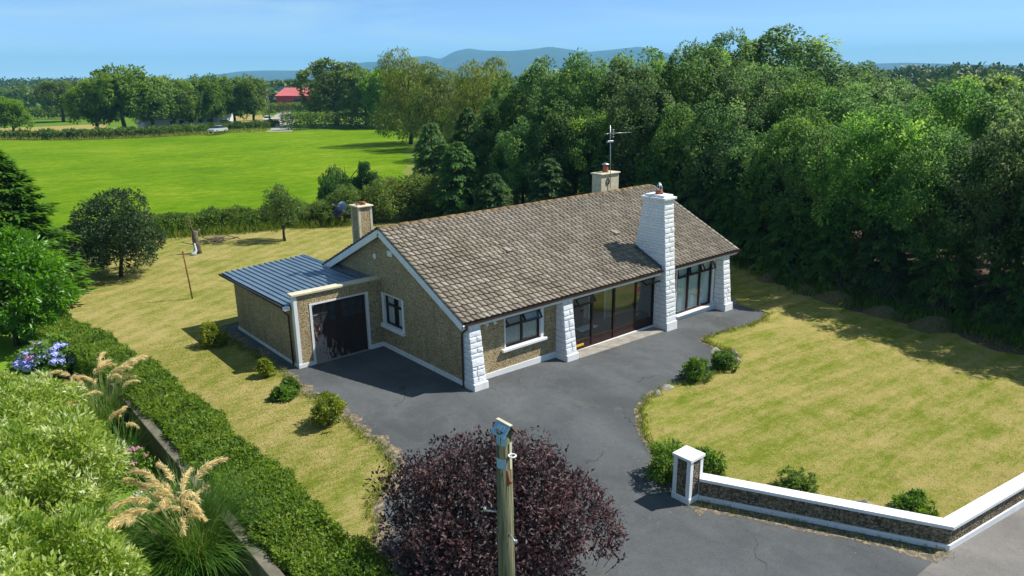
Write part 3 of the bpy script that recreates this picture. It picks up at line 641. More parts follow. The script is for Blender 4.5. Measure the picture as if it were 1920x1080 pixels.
# front chimney
CX0, CX1 = 10.22, 10.84
def cf(z): return -.74 + (z + .22) / 5.62 * .44
def cb(z): return 1.10 - (z - 3.4) * .18 if z > 2 else 1.10
zt = 5.36
q = MB()
ch = [(CX0, cf(-.5), -.5), (CX1, cf(-.5), -.5), (CX1, .0, -.5), (CX0, .0, -.5)]; ct = [(CX0, cf(2.3), 2.3), (CX1, cf(2.3), 2.3), (CX1, .0, 2.3), (CX0, .0, 2.3)]
q.hexa(ch, ct); q.hexa([(CX0, cf(2.3), 2.3), (CX1, cf(2.3), 2.3), (CX1, cb(2.3), 2.3), (CX0, cb(2.3), 2.3)], [(CX0, cf(zt), zt), (CX1, cf(zt), zt), (CX1, cb(zt), zt), (CX0, cb(zt), zt)])
chim = q.build('stone_chimney', M['joint_shade'], H); chim['label'] = 'tall tapering white stone chimney breast'
stone_face((CX0, cf(.16), .16), (CX1, cf(.16), .16), (CX1, cf(zt), zt), (CX0, cf(zt), zt), (0, -1, .08), 26, chim, rs, split=(1, 2))
stone_face((CX0, -.02, .16), (CX0, cf(.16), .16), (CX0, cf(2.3), 2.3), (CX0, -.02, 2.3), (-1, 0, 0), 11, chim, rs, split=(1, 2), depth=.02)
zj = 2.62
stone_face((CX0, cb(zj), zj), (CX0, cf(zj), zj), (CX0, cf(zt), zt), (CX0, cb(zt), zt), (-1, 0, 0), 22, chim, rs, split=(3, 4), depth=.010, joint=.010)
stone_face((CX1, cf(.16), .16), (CX1, -.02, .16), (CX1, -.02, 2.3), (CX1, cf(2.3), 2.3), (1, 0, 0), 11, chim, rs, split=(1, 2), depth=.02)
stone_face((CX1, cf(zj), zj), (CX1, cb(zj), zj), (CX1, cb(zt), zt), (CX1, cf(zt), zt), (1, 0, 0), 14, chim, rs, split=(3, 4), depth=.02)
q = MB(); zg = gz(10.5); q.hexa([(CX0 - .05, cf(zg) - .08, zg - .3), (CX1 + .05, cf(zg) - .08, zg - .3), (CX1 + .05, -.07, zg - .3), (CX0 - .05, -.07, zg - .3)], [(CX0 - .045, cf(zg) - .05, .15), (CX1 + .045, cf(zg) - .05, .15), (CX1 + .045, -.07, .15), (CX0 - .045, -.07, .15)]); q.build('base', M['white'], chim, .015)
q = MB(); q.box((CX0 - .10, cf(zt) - .12, zt), (CX1 + .10, cb(zt) + .1, zt + .10)); q.build('cap', M['stone'], chim, .015)
q = MB(); q.box((CX0 - .0, cf(zt) - .0, zt + .101), (CX1 + .0, cb(zt) - .05, zt + .19)); q.build('cap_course', M['stone'], chim, .012)
q = MB(); q.lathe(((CX0 + CX1) / 2, .2, zt + .191), [(.17, 0), (.15, .10), (.13, .16)], 14); q.build('chimney_pot', M['terracotta'], chim)
cw = MB()
for k in range(10):
    a = k * math.pi / 5; cx, cy = (CX0 + CX1) / 2, .2
    cw.tube([(cx + .13 * math.cos(a), cy + .13 * math.sin(a), zt + .34), (cx + .13 * math.cos(a), cy + .13 * math.sin(a), zt + .46), (cx + .02 * math.cos(a), cy + .02 * math.sin(a), zt + .66)], .014, 5)
cw.build('cowl', M['steel'], chim)
q = MB()
for xx, sg in ((CX0, -1), (CX1, 1)):
    q.prism([(xx + sg * .05, -.36, roofz(-.36) + .06), (xx + sg * .05, 1.16, roofz(1.16) + .06), (xx + sg * .05, 1.16, roofz(1.16) + .17), (xx + sg * .05, -.36, roofz(-.36) + .17)], (-sg * .045, 0, 0))
q.build('lead_flashing', M['lead'], chim)

# ---- roof
sl_ = math.atan(SLOPE); cs, sn = math.cos(sl_), math.sin(sl_)
RL = (YR + EV) / cs
def slab(fr, u0, u1, v0, v1, n0, n1): return MB().fbox(fr, u0, u1, v0, v1, n0, n1)
RFF = ((0, -EV, ZE), (1, 0, 0), (0, cs, sn), (0, -sn, cs)); RFB = ((0, YR + (YR + EV), ZE), (1, 0, 0), (0, -cs, sn), (0, sn, cs))
q = slab(RFF, -OV + .02, RX1 - .02, .02, RL - .01, -.09, -.005); q.fbox(RFB, -OV + .02, RX1 - .02, .02, RL - .01, -.09, -.005)
roof = q.build('roof', M['tile'], H)
TW, TG, TLn = .236, .2755, .345
def tile_mesh():
    us = np.array([0, .10, .22, .36, .48, .62, .80, 1.0]) * TW; hs = np.array([.0, .030, .050, .046, .022, .004, .0, .0])
    vs = []; k = len(us)
    for v, nb in ((0, .074), (TLn, .008)):
        for u, h in zip(us, hs): vs.append((u + .001, v, nb + h))
    for u, h in zip(us, hs): vs.append((u + .001, .0, .074 + h * .5 - .044))
    fs = [(i, i + 1, k + i + 1, k + i) for i in range(k - 1)] + [(2 * k + i, 2 * k + i + 1, i + 1, i) for i in range(k - 1)]
    return np.array(vs), fs
tv, tf = tile_mesh(); TM = bpy.data.meshes.new('roof_tile'); TM.from_pydata(tv.tolist(), [], tf); TM.materials.append(M['tile'])
rt = np.random.default_rng(5); ncol = int((RX1 + OV) / TW); rows = 21
tiles = []
for fi, fr in enumerate((RFF, RFB)):
    o_, U_, V_, N_ = map(np.array, fr)
    for r in range(rows):
        for c in range(ncol + 1):
            u = -OV + c * TW - .0; v = -.03 + r * TG
            if u + TW > RX1 + .06: continue
            p0 = o_ + U_ * u + V_ * v
            if fi == 0 and CX0 - .22 < p0[0] < CX1 - .03 and -.9 < p0[1] < .98: continue
            Rm = Matrix([[U_[i] if fi == 0 else U_[i], V_[i], N_[i]] for i in range(3)])
            jit = Matrix.Rotation(rt.normal(0, .012), 3, 'Z') @ Matrix.Rotation(rt.normal(0, .010), 3, 'X') @ Matrix.Rotation(rt.normal(0, .012), 3, 'Y')
            m4 = (Rm @ jit).to_4x4(); m4.translation = Vector(p0 + N_ * rt.uniform(-.003, .006) + V_ * rt.normal(0, .004))
            d = np.linalg.norm(p0 - CAM) if fi == 0 else 1e9
            tiles.append((d, m4))
tiles.sort(key=lambda t: t[0])
for d, m4 in tiles[:300]:
    o = link('tile', TM, roof); o.matrix_local = m4
allv = []; allf = []; base = 0; tf4 = np.array(tf); th4 = np.c_[tv, np.ones(len(tv))]
for d, m4 in tiles[300:]:
    allv.append((th4 @ np.array(m4).T)[:, :3]); allf.append(tf4 + base); base += len(tv)
o = link('tile_courses', raw_mesh('tile_courses', np.concatenate(allv), np.concatenate(allf), M['tile']), roof); o['kind'] = 'stuff'
# ridge tiles
rm = MB(); seg = 8; Lr = .46
for e in (0, Lr):
    for ro in (.135, .11):
        for k in range(seg + 1):
            a = math.pi * k / seg; rm.v.append((e, -math.cos(a) * ro, math.sin(a) * ro * .8))
k = seg + 1
for i in range(seg):
    rm.f += [(i, i + 1, 2 * k + i + 1, 2 * k + i), (k + i + 1, k + i, 3 * k + i, 3 * k + i + 1), (i + 1, i, k + i, k + i + 1), (2 * k + i, 2 * k + i + 1, 3 * k + i + 1, 3 * k + i)]; rm.sm += [True, True, False, False]
RM = rm.mesh('ridge_tile', M['ridge'])
for i in range(int((RX1 + OV) / .45)):
    o = link('ridge_tile', RM, roof); o.location = (-OV - .02 + i * .452, YR + rt.normal(0, .004), ZR - .02 + rt.normal(0, .005)); o.rotation_euler = (rt.normal(0, .02), rt.normal(0, .01), rt.normal(0, .01))
# vent tiles
for x, y in ((4.05, 2.42), (10.0, 2.15)):
    z = roofz(y) + .06; q = MB(); U_ = (1, 0, 0); fr = ((x, y, z), (1, 0, 0), (0, cs, sn), (0, -sn, cs))
    o_, U2, V2, N2 = fr; P = lambda u, v, n: tuple(o_[i] + U2[i] * u + V2[i] * v + N2[i] * n for i in range(3))
    q.hexa([P(-.13, -.18, -.02), P(.13, -.18, -.02), P(.13, .22, -.02), P(-.13, .22, -.02)], [P(-.11, -.18, .11), P(.11, -.18, .11), P(.10, .2, .03), P(-.10, .2, .03)])
    q.build('vent_tile', M['concrete'], roof, .01)
# barge boards, fascia, soffit, gutter, downpipe
def barge(x, name='barge_board'):
    for fr, fl in ((RFF, 1), (RFB, -1)):
        q = MB(); q.fbox(fr, x, x + .03, -.02, RL - .06 if fl > 0 else RL - .06, -.26, -.012); q.build(name, M['white'], H)
    q = MB(); q.prism([(x - .0, YR - .13, ZR - .35), (x, YR + .13, ZR - .35), (x, YR, ZR - .02)], (.031, 0, 0)) if 0 else None
barge(-OV - .012); barge(RX1 - .016)
for fr in (RFF, RFB):
    q = MB(); q.fbox(fr, -OV + .02, -.002, .05, RL - .12, -.125, -.095); q.build('verge_soffit', M['white'], H)
q = MB(); q.box((-OV + .025, -EV - .015, ZE - .20), (CX0 - .035, -EV + .01, ZE - .012)); q.box((CX1 + .035, -EV - .015, ZE - .20), (RX1 - .03, -EV + .01, ZE - .012)); q.build('fascia', M['white'], H)
q = MB(); q.box((-OV + .03, -EV + .011, ZE - .19), (CX0 - .035, -.001, ZE - .165)); q.box((CX1 + .035, -EV + .011, ZE - .19), (RX1 - .03, -.001, ZE - .165)); q.build('soffit', M['white'], H)
def gutter(x0, x1):
    prof = [(0, 0), (.0, -.06), (-.035, -.095), (-.075, -.095), (-.11, -.06), (-.11, 0), (-.10, 0), (-.10, -.055), (-.07, -.085), (-.04, -.085), (-.01, -.055), (-.01, 0)]
    q = MB(); q.prism([(x0, -EV - .018 + a, ZE + .012 + c) for a, c in prof], (x1 - x0, 0, 0)); return q.build('gutter', M['brown'], H)
gutter(-OV - .01, CX0 - .04); gutter(CX1 + .04, RX1 + .01)
q = MB(); q.tube([(-.12, -EV - .07, ZE - .08), (-.12, -EV - .07, ZE - .16), (-.075, -.10, ZE - .42), (-.075, -.07, ZE - .5), (-.075, -.07, .12), (-.13, -.14, .04)], .036, 8); q.build('downpipe', M['brown'], H)
q = MB(); q.tube([(RX1 - .1, -EV - .07, ZE - .08), (RX1 - .1, -EV - .07, ZE - .16), (LX + .07, -.10, ZE - .42), (LX + .07, -.07, ZE - .5), (LX + .07, -.07, -.3)], .036, 8); q.build('downpipe', M['brown'], H)
# small fittings on the front and gable
q = MB(); q.fbox(GA, 4.28, 4.62, 3.86, 4.08, .001, .06); ab = q.build('alarm_box', M['white'], H, .01)
q = MB(); q.tube([(-.002, 5.66, 3.66), (-.02, 5.66, 3.66)], .11, 14); q.build('wall_vent', M['white'], H)
for x in (.95, 1.30):
    q = MB(); q.tube([(x, -.001, 2.12), (x, -.10, 2.12)], .02, 6); q.tube([(x, -.10, 2.13), (x, -.2, 2.05)], [.035, .06], 8); q.build('security_lamp', M['white'], H)

# ---- pebbledashed chimneys at the back
def chimney(x0, x1, y0, y1, z0, z1, label, corners=True):
    q = MB(); q.box((x0, y0, z0), (x1, y1, z1)); c = q.build('chimney', M['pebble'], H); c['label'] = label
    if corners:
        t = .09
        for a in (x0, x1):
            for d in (y0, y1):
                sx = 1 if a == x0 else -1; sy = 1 if d == y0 else -1
                q = MB(); q.box((a - sx * .012, d - sy * .012, z0), (a + sx * t, d + sy * t, z1 - .002)); q.build('corner_band', M['concrete'] if 0 else M['cream'], c)
    q = MB(); q.box((x0 - .07, y0 - .07, z1), (x1 + .07, y1 + .07, z1 + .07)); q.build('cap', M['cream'], c, .02)
    return c
M['cream'] = m_plain('cream_paint', (.55, .50, .36), .75, var=.15, scale=5, bump=.1)
lc = chimney(.42, 1.03, 7.5, 8.12, 3.4, 5.28, 'slim pebbledashed chimney with cream corners')
q = MB(); q.lathe((.80, 7.75, 5.351), [(.10, 0), (.09, .12)], 12); q.build('chimney_pot', M['terracotta'], lc)
rk = np.random.default_rng(2)
q = MB()
for i in range(26):
    a = rk.uniform(0, 6.28); r0 = rk.uniform(.03, .22); q.tube([(.72 + r0 * math.cos(a), 7.8 + r0 * math.sin(a), 5.36), (.72 + (r0 + .08) * math.cos(a + .8), 7.8 + (r0 + .06) * math.sin(a + .8), 5.37 + rk.uniform(.02, .14))], [.012, .004], 4)
q.build('nest', M['rust'], lc)
dish = empty('satellite_dish', (.30, 8.2, 4.95), 'dark blue satellite dish fixed behind the slim chimney', 'satellite dish')
ds = MB(); ax = Vector((-.35, .85, .35)).normalized(); e1 = ax.orthogonal().normalized(); e2 = ax.cross(e1); dc = Vector((.12, 8.36, 5.12)); vs = []
for ring_, (rr_, dd) in enumerate([(.001, 0), (.12, .012), (.24, .045), (.36, .10), (.365, .085), (.24, .03), (.12, -.004), (.001, -.015)]):
    for k in range(20):
        a = k * math.pi / 10; vs.append(dc + (e1 * math.cos(a) + e2 * math.sin(a)) * rr_ + ax * dd)
ds.add(vs, [(r * 20 + k, r * 20 + (k + 1) % 20, (r + 1) * 20 + (k + 1) % 20, (r + 1) * 20 + k) for r in range(7) for k in range(20)], True); ds.build('reflector', M['dish'], dish)
q = MB(); q.tube([dc - ax * .02, (.42, 8.12, 4.95)], .02, 6); q.build('bracket', M['steel'], dish)
q = MB(); q.tube([dc - e2 * .3, dc + ax * .42 - e2 * .12], .012, 6); q.tube([dc + ax * .38 - e2 * .12, dc + ax * .48 - e2 * .08], .03, 8); q.build('feed_arm', M['steel'], dish)
bc = chimney(12.82, 14.08, 5.62, 6.25, 4.2, 5.62, 'broad rendered chimney behind the ridge', False); bc.data.materials[0] = M['cream']
q = MB(); q.lathe((13.45, 5.95, 5.691), [(.17, 0), (.15, .06), (.135, .30), (.15, .34)], 14); q.build('chimney_pot', M['terracotta'], bc)
q = MB(); q.lathe((13.45, 5.95, 6.06), [(.20, 0), (.19, .03), (.02, .10)], 14); q.tube([(13.35, 5.95, 6.0), (13.35, 5.95, 6.07)], .012, 5); q.tube([(13.55, 5.95, 6.0), (13.55, 5.95, 6.07)], .012, 5); q.build('cowl', M['steel'], bc)
ae = empty('tv_aerial', (13.40, 5.56, 5.0), 'tall television aerial mast strapped to the rear chimney', 'aerial')
q = MB(); q.tube([(13.40, 5.56, 4.95), (13.38, 5.56, 6.2), (13.30, 5.56, 8.0)], .02, 6); q.build('mast', M['steel'], ae)
q = MB(); q.tube([(13.28, 5.55, 7.62), (14.55, 5.35, 7.60)], .014, 5); q.tube([(12.95, 5.6, 7.60), (13.28, 5.55, 7.62)], .014, 5); q.build('boom', M['steel'], ae)
for i in range(9):
    x = 13.0 + i * .19; y = 5.6 - (x - 12.95) * .157; q = MB(); q.tube([(x - .02, y - .16, 7.61), (x + .02, y + .16, 7.61)], .007, 4); q.build('element', M['steel'], ae)
for i in range(4):
    q = MB(); q.tube([(13.33, 5.5, 7.45 + i * .11), (13.52, 5.45, 7.45 + i * .11)], .009, 4); q.build('reflector_rod', M['steel'], ae)
q = MB(); q.box((13.10, 5.50, 7.18), (13.52, 5.60, 7.27)); q.build('amplifier', M['steel'], ae, .01)
q = MB(); a = [(13.27 + .11 * math.cos(t * .5), 5.60, 5.28 + .16 * math.sin(t * .5)) for t in range(14)]; q.tube(a, .018, 6); q.build('cable_coil', M['black'], ae)

# ---- garage
GX, GY = -3.60, 5.38
G = empty('garage', (GX, GY, 0), 'flat roofed pebbledashed garage with blue ribbed metal roof joined to the gable', 'garage')
GF = ((0, GY, 0), (1, 0, 0), (0, 0, 1), (0, -1, 0)); D = (-2.93, -.66, 0, 2.33)
q = MB()
for a in [(GX + .005, D[0] - .09, -.3, 2.79), (D[1] + .09, -.003, -.3, 2.79), (D[0] - .09, D[1] + .09, D[3] + .06, 2.79)]: q.fbox(GF, *a, -.25, 0)
q.build('front_wall', M['pebble'], G)
q = MB(); q.box((GX, GY + .253, -.3), (GX + .22, 11.4, 2.25)); q.build('side_wall', M['pebble'], G)
q = MB(); q.box((GX + .222, 11.18, -.3), (-.003, 11.398, 2.3)); q.build('rear_wall', M['pebble'], G)
fbar(GF, 'parapet_cap', M['cream'], G, (GX - .1, .02, 2.791, 2.88, -.30, .08), bevel=.012)
fbar(GF, 'corner_band', M['white'], G, (GX - .012, GX + .12, .16, 2.79, -.2, .014))
fbar(GF, 'door_surround', M['white'], G, (D[0] - .09, D[0], -.05, D[3], -.2, .02), (D[1], D[1] + .09, -.05, D[3], -.2, .02), (D[0] - .09, D[1] + .09, D[3], D[3] + .06, -.2, .021))
fbar(GF, 'plinth', M['white'], G, (GX - .03, D[0] - .09, -.2, .16, -.2, .035), (D[1] + .09, -.045, -.2, .19, -.2, .035))
q = MB(); q.box((GX - .03, GY + .21, -.2), (GX - .001, 11.42, .13)); q.build('plinth', M['white'], G)
# doors: two leaves, each with boards below and glazing bars above
mid = (D[0] + D[1]) / 2
for a, c in ((D[0] + .005, mid - .006), (mid + .006, D[1] - .005)):
    lf = fbar(GF, 'door_leaf', M['garagedoor'], G, (a, a + .09, .02, 2.32, -.16, -.10), (c - .09, c, .02, 2.32, -.16, -.10), (a + .091, c - .091, .02, .16, -.16, -.10), (a + .091, c - .091, 1.42, 1.53, -.16, -.10), (a + .091, c - .091, 2.22, 2.32, -.16, -.10))
    nb = 8; wb = (c - a - .182) / nb
    for i in range(nb): fbar(GF, 'board', M['garagedoor'], lf, (a + .091 + i * wb + .003, a + .091 + (i + 1) * wb - .003, .161, 1.419, -.15, -.118 + rk.uniform(-.004, .004)))
    cw_ = (c - a - .182) / 3
    for i in range(3):
        for j in range(2):
            fbar(GF, 'pane', M['dimglass'], lf, (a + .091 + i * cw_ + .012, a + .091 + (i + 1) * cw_ - .012, 1.545 + j * .345, 1.86 + j * .345, -.135, -.128))
    fbar(GF, 'glazing_bars', M['garagedoor'], lf, *[(a + .091 + i * cw_ - .011, a + .091 + i * cw_ + .011, 1.531, 2.219, -.15, -.11) for i in (1, 2)], (a + .092, c - .092, 1.862, 1.888, -.149, -.112))
fbar(GF, 'door_backing', M['black'], G, (D[0] - .1, D[1] + .1, -.1, 2.36, -.249, -.22))
fbar(GF, 'threshold', M['concrete'], G, (D[0], D[1], -.1, .018, -.2, .06))
# ribbed roof
zL, zR_ = 2.44, 2.62
def grz(x): return zL + (zR_ - zL) * (x + 3.80) / 3.8
q = MB(); xs = np.arange(-3.80, -.02, .245); y0, y1 = GY + .26, 12.2
for x in xs:
    w_ = min(.245, -.005 - x); pr = [(0, 0), (w_ - .07, 0), (w_ - .055, .045), (w_ - .015, .045), (w_, .0)]
    bt = [(x + a, grz(x + a) + h) for a, h in pr]; ptop = [(p_[0], y0, p_[1]) for p_ in bt] + [(p_[0], y0, p_[1] - .012) for p_ in bt[::-1]]
    q.prism(ptop, (0, y1 - y0, -.05))
q.build('roof_sheet', M['metalroof'], G)
q = MB(); q.box((-3.80, GY + .26, 2.26), (-3.76, 12.18, 2.40)); q.build('fascia', M['black'], G)
q = MB(); q.tube([(-3.86, GY + .20, 2.34), (-3.86, 12.25, 2.32)], .055, 8); q.build('gutter', M['black'], G)
q = MB(); q.box((-3.93, GY + .10, 2.28), (-3.70, GY + .26, 2.42)); q.build('gutter_end', M['white'], G, .01)
q = MB(); q.tube([(-3.86, GY + .38, 2.30), (-3.80, GY + .42, 2.15), (-3.67, GY + .42, 2.0), (-3.66, GY + .42, .05)], .036, 8); q.build('downpipe', M['brown'], G)
q = MB(); q.prism([(-.24, GY + .3, 2.64), (-.003, GY + .3, 2.64), (-.003, GY + .3, 2.78)], (0, 4.2, 0)); q.build('flashing', M['lead'], G)

# ------------------------------------------------------------------ entrance wall and gate pier
gp = empty('gate_pier', (0, -9.45, 0), 'square pebbledashed gate pier with white flat cap', 'gate pier')
x0, x1, y0, y1 = -.24, .25, -9.69, -9.20
q = MB(); q.box((x0, y0, -.1), (x1, y1, 1.19)); q.build('shaft', M['pebble_dark'], gp)
for a, sx in ((x0, 1), (x1, -1)):
    for c, sy in ((y0, 1), (y1, -1)):
        q = MB(); q.box((a - sx * .014, c - sy * .014, .17), (a + sx * .10, c + sy * .10, 1.188)); q.build('corner_band', M['white'], gp)
q = MB(); q.box((x0 - .028, y0 - .028, -.1), (x1 + .028, y1 + .028, .17)); q.build('base', M['white'], gp, .008)
q = MB(); cx, cy = (x0 + x1) / 2, (y0 + y1) / 2; h = .29
q.hexa([(cx - h, cy - h, 1.19), (cx + h, cy - h, 1.19), (cx + h, cy + h, 1.19), (cx - h, cy + h, 1.19)], [(cx - h, cy - h, 1.26), (cx + h, cy - h, 1.26), (cx + h, cy + h, 1.26), (cx - h, cy + h, 1.26)])
q.add([(cx - h, cy - h, 1.2601), (cx + h, cy - h, 1.2601), (cx + h, cy + h, 1.2601), (cx - h, cy + h, 1.2601), (cx, cy, 1.31)], [(0, 1, 4), (1, 2, 4), (2, 3, 4), (3, 0, 4)])
q.build('cap', M['white'], gp)
gw = empty('entrance_wall', (2.6, -14.4, 0), 'low splayed pebbledashed wall with white coping and blue shaded plinth', 'wall')
A = np.array((.14, -9.72)); Bc = np.array((2.72, -14.62)); Cc = np.array((30., -18.45))
def wall_run(name, mat, t0, t1, z0, z1, o0=0, ext=0):
    """t0 and t1: offsets from the outer face line, outward positive"""
    d1 = (Bc - A) / np.linalg.norm(Bc - A); d2 = (Cc - Bc) / np.linalg.norm(Cc - Bc)
    n1 = np.array((d1[1], -d1[0])); n2 = np.array((d2[1], -d2[0]))
    if n1 @ (np.array((-1, -1))) < 0: n1 = -n1
    if n2 @ np.array((0, -1)) < 0: n2 = -n2
    bis = (n1 + n2) / (1 + n1 @ n2)
    for (P0, P1, e0, e1) in ((A, Bc, n1, bis), (Bc, Cc, bis, n2)):
        g0, g1 = gz(P0[0]), gz(P1[0]); pts = [P0 + e0 * t0, P0 + e0 * t1, P1 + e1 * t1, P1 + e1 * t0]
        zz = [g0, g0, g1, g1]; q = MB()
        bt = [(p_[0], p_[1], z0 + s_) for p_, s_ in zip(pts, zz)]; tp = [(p_[0], p_[1], z1 + s_) for p_, s_ in zip(pts, zz)]
        if (pts[1] - pts[0])[0] * (pts[2] - pts[1])[1] - (pts[1] - pts[0])[1] * (pts[2] - pts[1])[0] < 0: bt = bt[::-1]; tp = tp[::-1]
        q.hexa(bt, tp); q.build(name, mat, gw)
wall_run('wall_panel', M['pebble_dark'], -.22, 0, -.1, .56); wall_run('plinth', M['white'], -.2, .035, -.1, .15); wall_run('coping', M['white'], -.27, .06, .561, .64)

# ------------------------------------------------------------------ foliage machinery
def leaf_arrays(P, A_, N_, Ln, Wd, fold=.18):
    A_ = unit(A_); Sd = unit(np.cross(A_, N_)); N2 = np.cross(Sd, A_); n = len(P)
    Ln = np.broadcast_to(Ln, n)[:, None]; Wd = np.broadcast_to(Wd, n)[:, None]
    mid_ = P + A_ * Ln * .45 + N2 * Wd * fold
    V = np.stack([P, mid_ + Sd * Wd * .5, P + A_ * Ln - N2 * Ln * .08, mid_ - Sd * Wd * .5], 1).reshape(-1, 3)
    i = np.arange(n)[:, None] * 4
    F = np.concatenate([i + np.array([0, 1, 2]), i + np.array([0, 2, 3])], 1).reshape(-1, 3)
    return V, F
def leaf_mesh(name, mat, P, A_, N_, Ln, Wd, tint, fold=.18):
    V, F = leaf_arrays(P, A_, N_, Ln, Wd, fold); return raw_mesh(name, V, F, mat, np.repeat(tint, 2))
def rdir(rng, n): return unit(rng.normal(size=(n, 3)))
def tufts_in_lobes(rng, lobes, n, inner=.15, zmin=-.75):
    C = np.array([l[0] for l in lobes], float); Rr = np.array([l[1] for l in lobes], float)
    wgt = (Rr[:, 0] * Rr[:, 1] + Rr[:, 0] * Rr[:, 2] + Rr[:, 1] * Rr[:, 2]); out = []; dirs = []
    got = 0
    while got < n:
        k = rng.choice(len(C), n * 2, p=wgt / wgt.sum()); d = rdir(rng, n * 2); d = d[d[:, 2] > zmin][:n * 2]; k = k[:len(d)]
        f = 1 - np.abs(rng.normal(0, .14, len(d))); f = np.where(rng.random(len(d)) < inner, rng.uniform(.3, .8, len(d)), f)
        p = C[k] + Rr[k] * d * f[:, None]
        rel = np.sqrt((((p[:, None] - C[None]) / Rr[None]) ** 2).sum(2)); rel[np.arange(len(p)), k] = 9
        ok = (rel.min(1) > .72) | (rng.random(len(p)) < inner)
        out.append(p[ok]); dirs.append(unit(d / Rr[k] * Rr[k].mean(1, keepdims=True))[ok]); got += ok.sum()
    return np.concatenate(out)[:n], np.concatenate(dirs)[:n]
def crown_mesh(name, mat, seed, lobes, n_tuft, per, tr, Ln, Wd, droop=.3, inner=.15, tvar=.16, lvar=.10, squash=.75, zmin=-.75, up=.5, radial=.35):
    rng = np.random.default_rng(seed); C, Dd = tufts_in_lobes(rng, lobes, n_tuft, inner, zmin)
    o = np.repeat(Dd, per, 0); c = np.repeat(C, per, 0); n = len(c)
    od = rdir(rng, n); od = np.where((od * o).sum(1, keepdims=True) < -.25, -od, od); off = od * (rng.random((n, 1)) ** .22); sc = np.repeat(rng.uniform(.6, 1.3, n_tuft), per)[:, None] * tr
    off = off - o * (off * o).sum(1, keepdims=True) * (1 - squash)
    P = c + off * sc + o * .15 * sc
    A_ = unit(od * radial + o * .3 + rng.normal(0, .55, (n, 3)) + np.array((0, 0, -droop)))
    N_ = unit(od * .9 + o * .25 + np.array((0, 0, up * .5)) + rng.normal(0, .32, (n, 3)))
    tint = np.clip(.48 + np.repeat(rng.normal(0, tvar, n_tuft), per) + rng.normal(0, lvar, n), 0, 1)
    return leaf_mesh(name, mat, P, A_, N_, Ln * rng.uniform(.65, 1.25, n), Wd * rng.uniform(.7, 1.2, n), tint)
def trunk_mesh(name, seed, h, r, tips, mat=None, lean=.3, fork=.35):
    rng = np.random.default_rng(seed); q = MB(); top = np.array((rng.normal(0, lean), rng.normal(0, lean), h))
    pts = [np.array((0, 0, -.15))] + [top * t + rng.normal(0, .05 * h / 6, 3) * (1 if t < 1 else 0) for t in (.15, .35, .6, .8, 1)]
    q.tube(pts, [r * 1.35, r, r * .85, r * .6, r * .38, r * .12], 8)
    for t in tips:
        t = np.array(t); f = rng.uniform(fork, .85); s0 = top * f; m = (s0 + t) / 2 + np.array((0, 0, .08 * h)) * rng.uniform(-.3, 1) + rng.normal(0, .03 * h, 3)
        rr = r * (1 - f) * .75 + .02; q.tube([s0, s0 * .55 + m * .45, m, m * .4 + t * .6, t], [rr, rr * .8, rr * .6, rr * .4, rr * .15], 5)
    return q.mesh(name, mat or M['bark'])
def lobes_round(seed, H_, Wd, base=.25, n=11, rf=.42):
    """irregular broadleaf crown, tree height H_, crown width Wd"""
    rng = np.random.default_rng(seed); L_ = []; z0 = H_ * base; hc = (H_ - z0) / 2
    L_.append(((0, 0, z0 + hc), (Wd * .30, Wd * .30, hc * .78)))
    for i in range(n):
        a = i * 2.4 + rng.uniform(-.5, .5); t = (i + .5) / n; z = z0 + (H_ - z0) * (.14 + .68 * t); rad = Wd * .5 * math.sin(math.pi * (.22 + .62 * t)) * .70
        r = Wd * rf * .5 * rng.uniform(.75, 1.15); L_.append(((rad * math.cos(a), rad * math.sin(a), z), (r, r, r * rng.uniform(.75, 1.0))))
    L_.append(((rng.normal(0, .05 * Wd), rng.normal(0, .05 * Wd), H_ - Wd * .16), (Wd * .2, Wd * .2, Wd * .17)))
    return L_
KIT = {}
def kit(name, crown, trunk): KIT[name] = (crown, trunk)
def tree(name, k, loc, label, cat='tree', group=None, s=1, sz=None, rz=0):
    o = empty(name, (loc[0], loc[1], loc[2] if len(loc) > 2 else gz(loc[0])), label, cat, group, rz)
    o.scale = (s, s, sz or s); cr, tk = KIT[k]
    if tk is not None: link('trunk', tk, o)
    link('crown', cr, o); return o

# ---- kits (tree height ~10 m unless said)
for i in range(5):
    lb = lobes_round(100 + i, 11, 6.4, .12 if i < 3 else .3, 15, .40)
    kit('ash%d' % i, crown_mesh('ash_crown', M['ash'], 200 + i, lb, 230 if i < 3 else 190, 105 if i < 3 else 95, .76, .26, .125, .35, .05, .19, .09, .8, radial=.6), trunk_mesh('ash_trunk', 300 + i, 8.5, .2, [l[0] for l in lb[1:11]]))
for i in range(4):
    lb = lobes_round(120 + i, 11, 9.5, .27, 14, .40)
    kit('oak%d' % i, crown_mesh('field_tree_crown', M['oak'], 220 + i, lb, 170, 52, 1.15, .62, .30, .3, .08, .15, .08, .85), trunk_mesh('field_tree_trunk', 320 + i, 8, .34, [l[0] for l in lb[1:9]]))
for i in range(2):
    rng = np.random.default_rng(400 + i); lb = [((rng.normal(0, .9), rng.normal(0, .9), z), (1.25 + .9 * math.sin((z - 1) / 9 * 3.1), 1.25 + .9 * math.sin((z - 1) / 9 * 3.1), 1.5)) for z in np.linspace(2, 9.6, 9)]
    kit('birch%d' % i, crown_mesh('birch_crown', M['birch'], 410 + i, lb, 420, 30, .75, .36, .10, 1.5, .1, .14, .1, 1.0), trunk_mesh('birch_trunk', 420 + i, 9, .16, [l[0] for l in lb[1:]]))
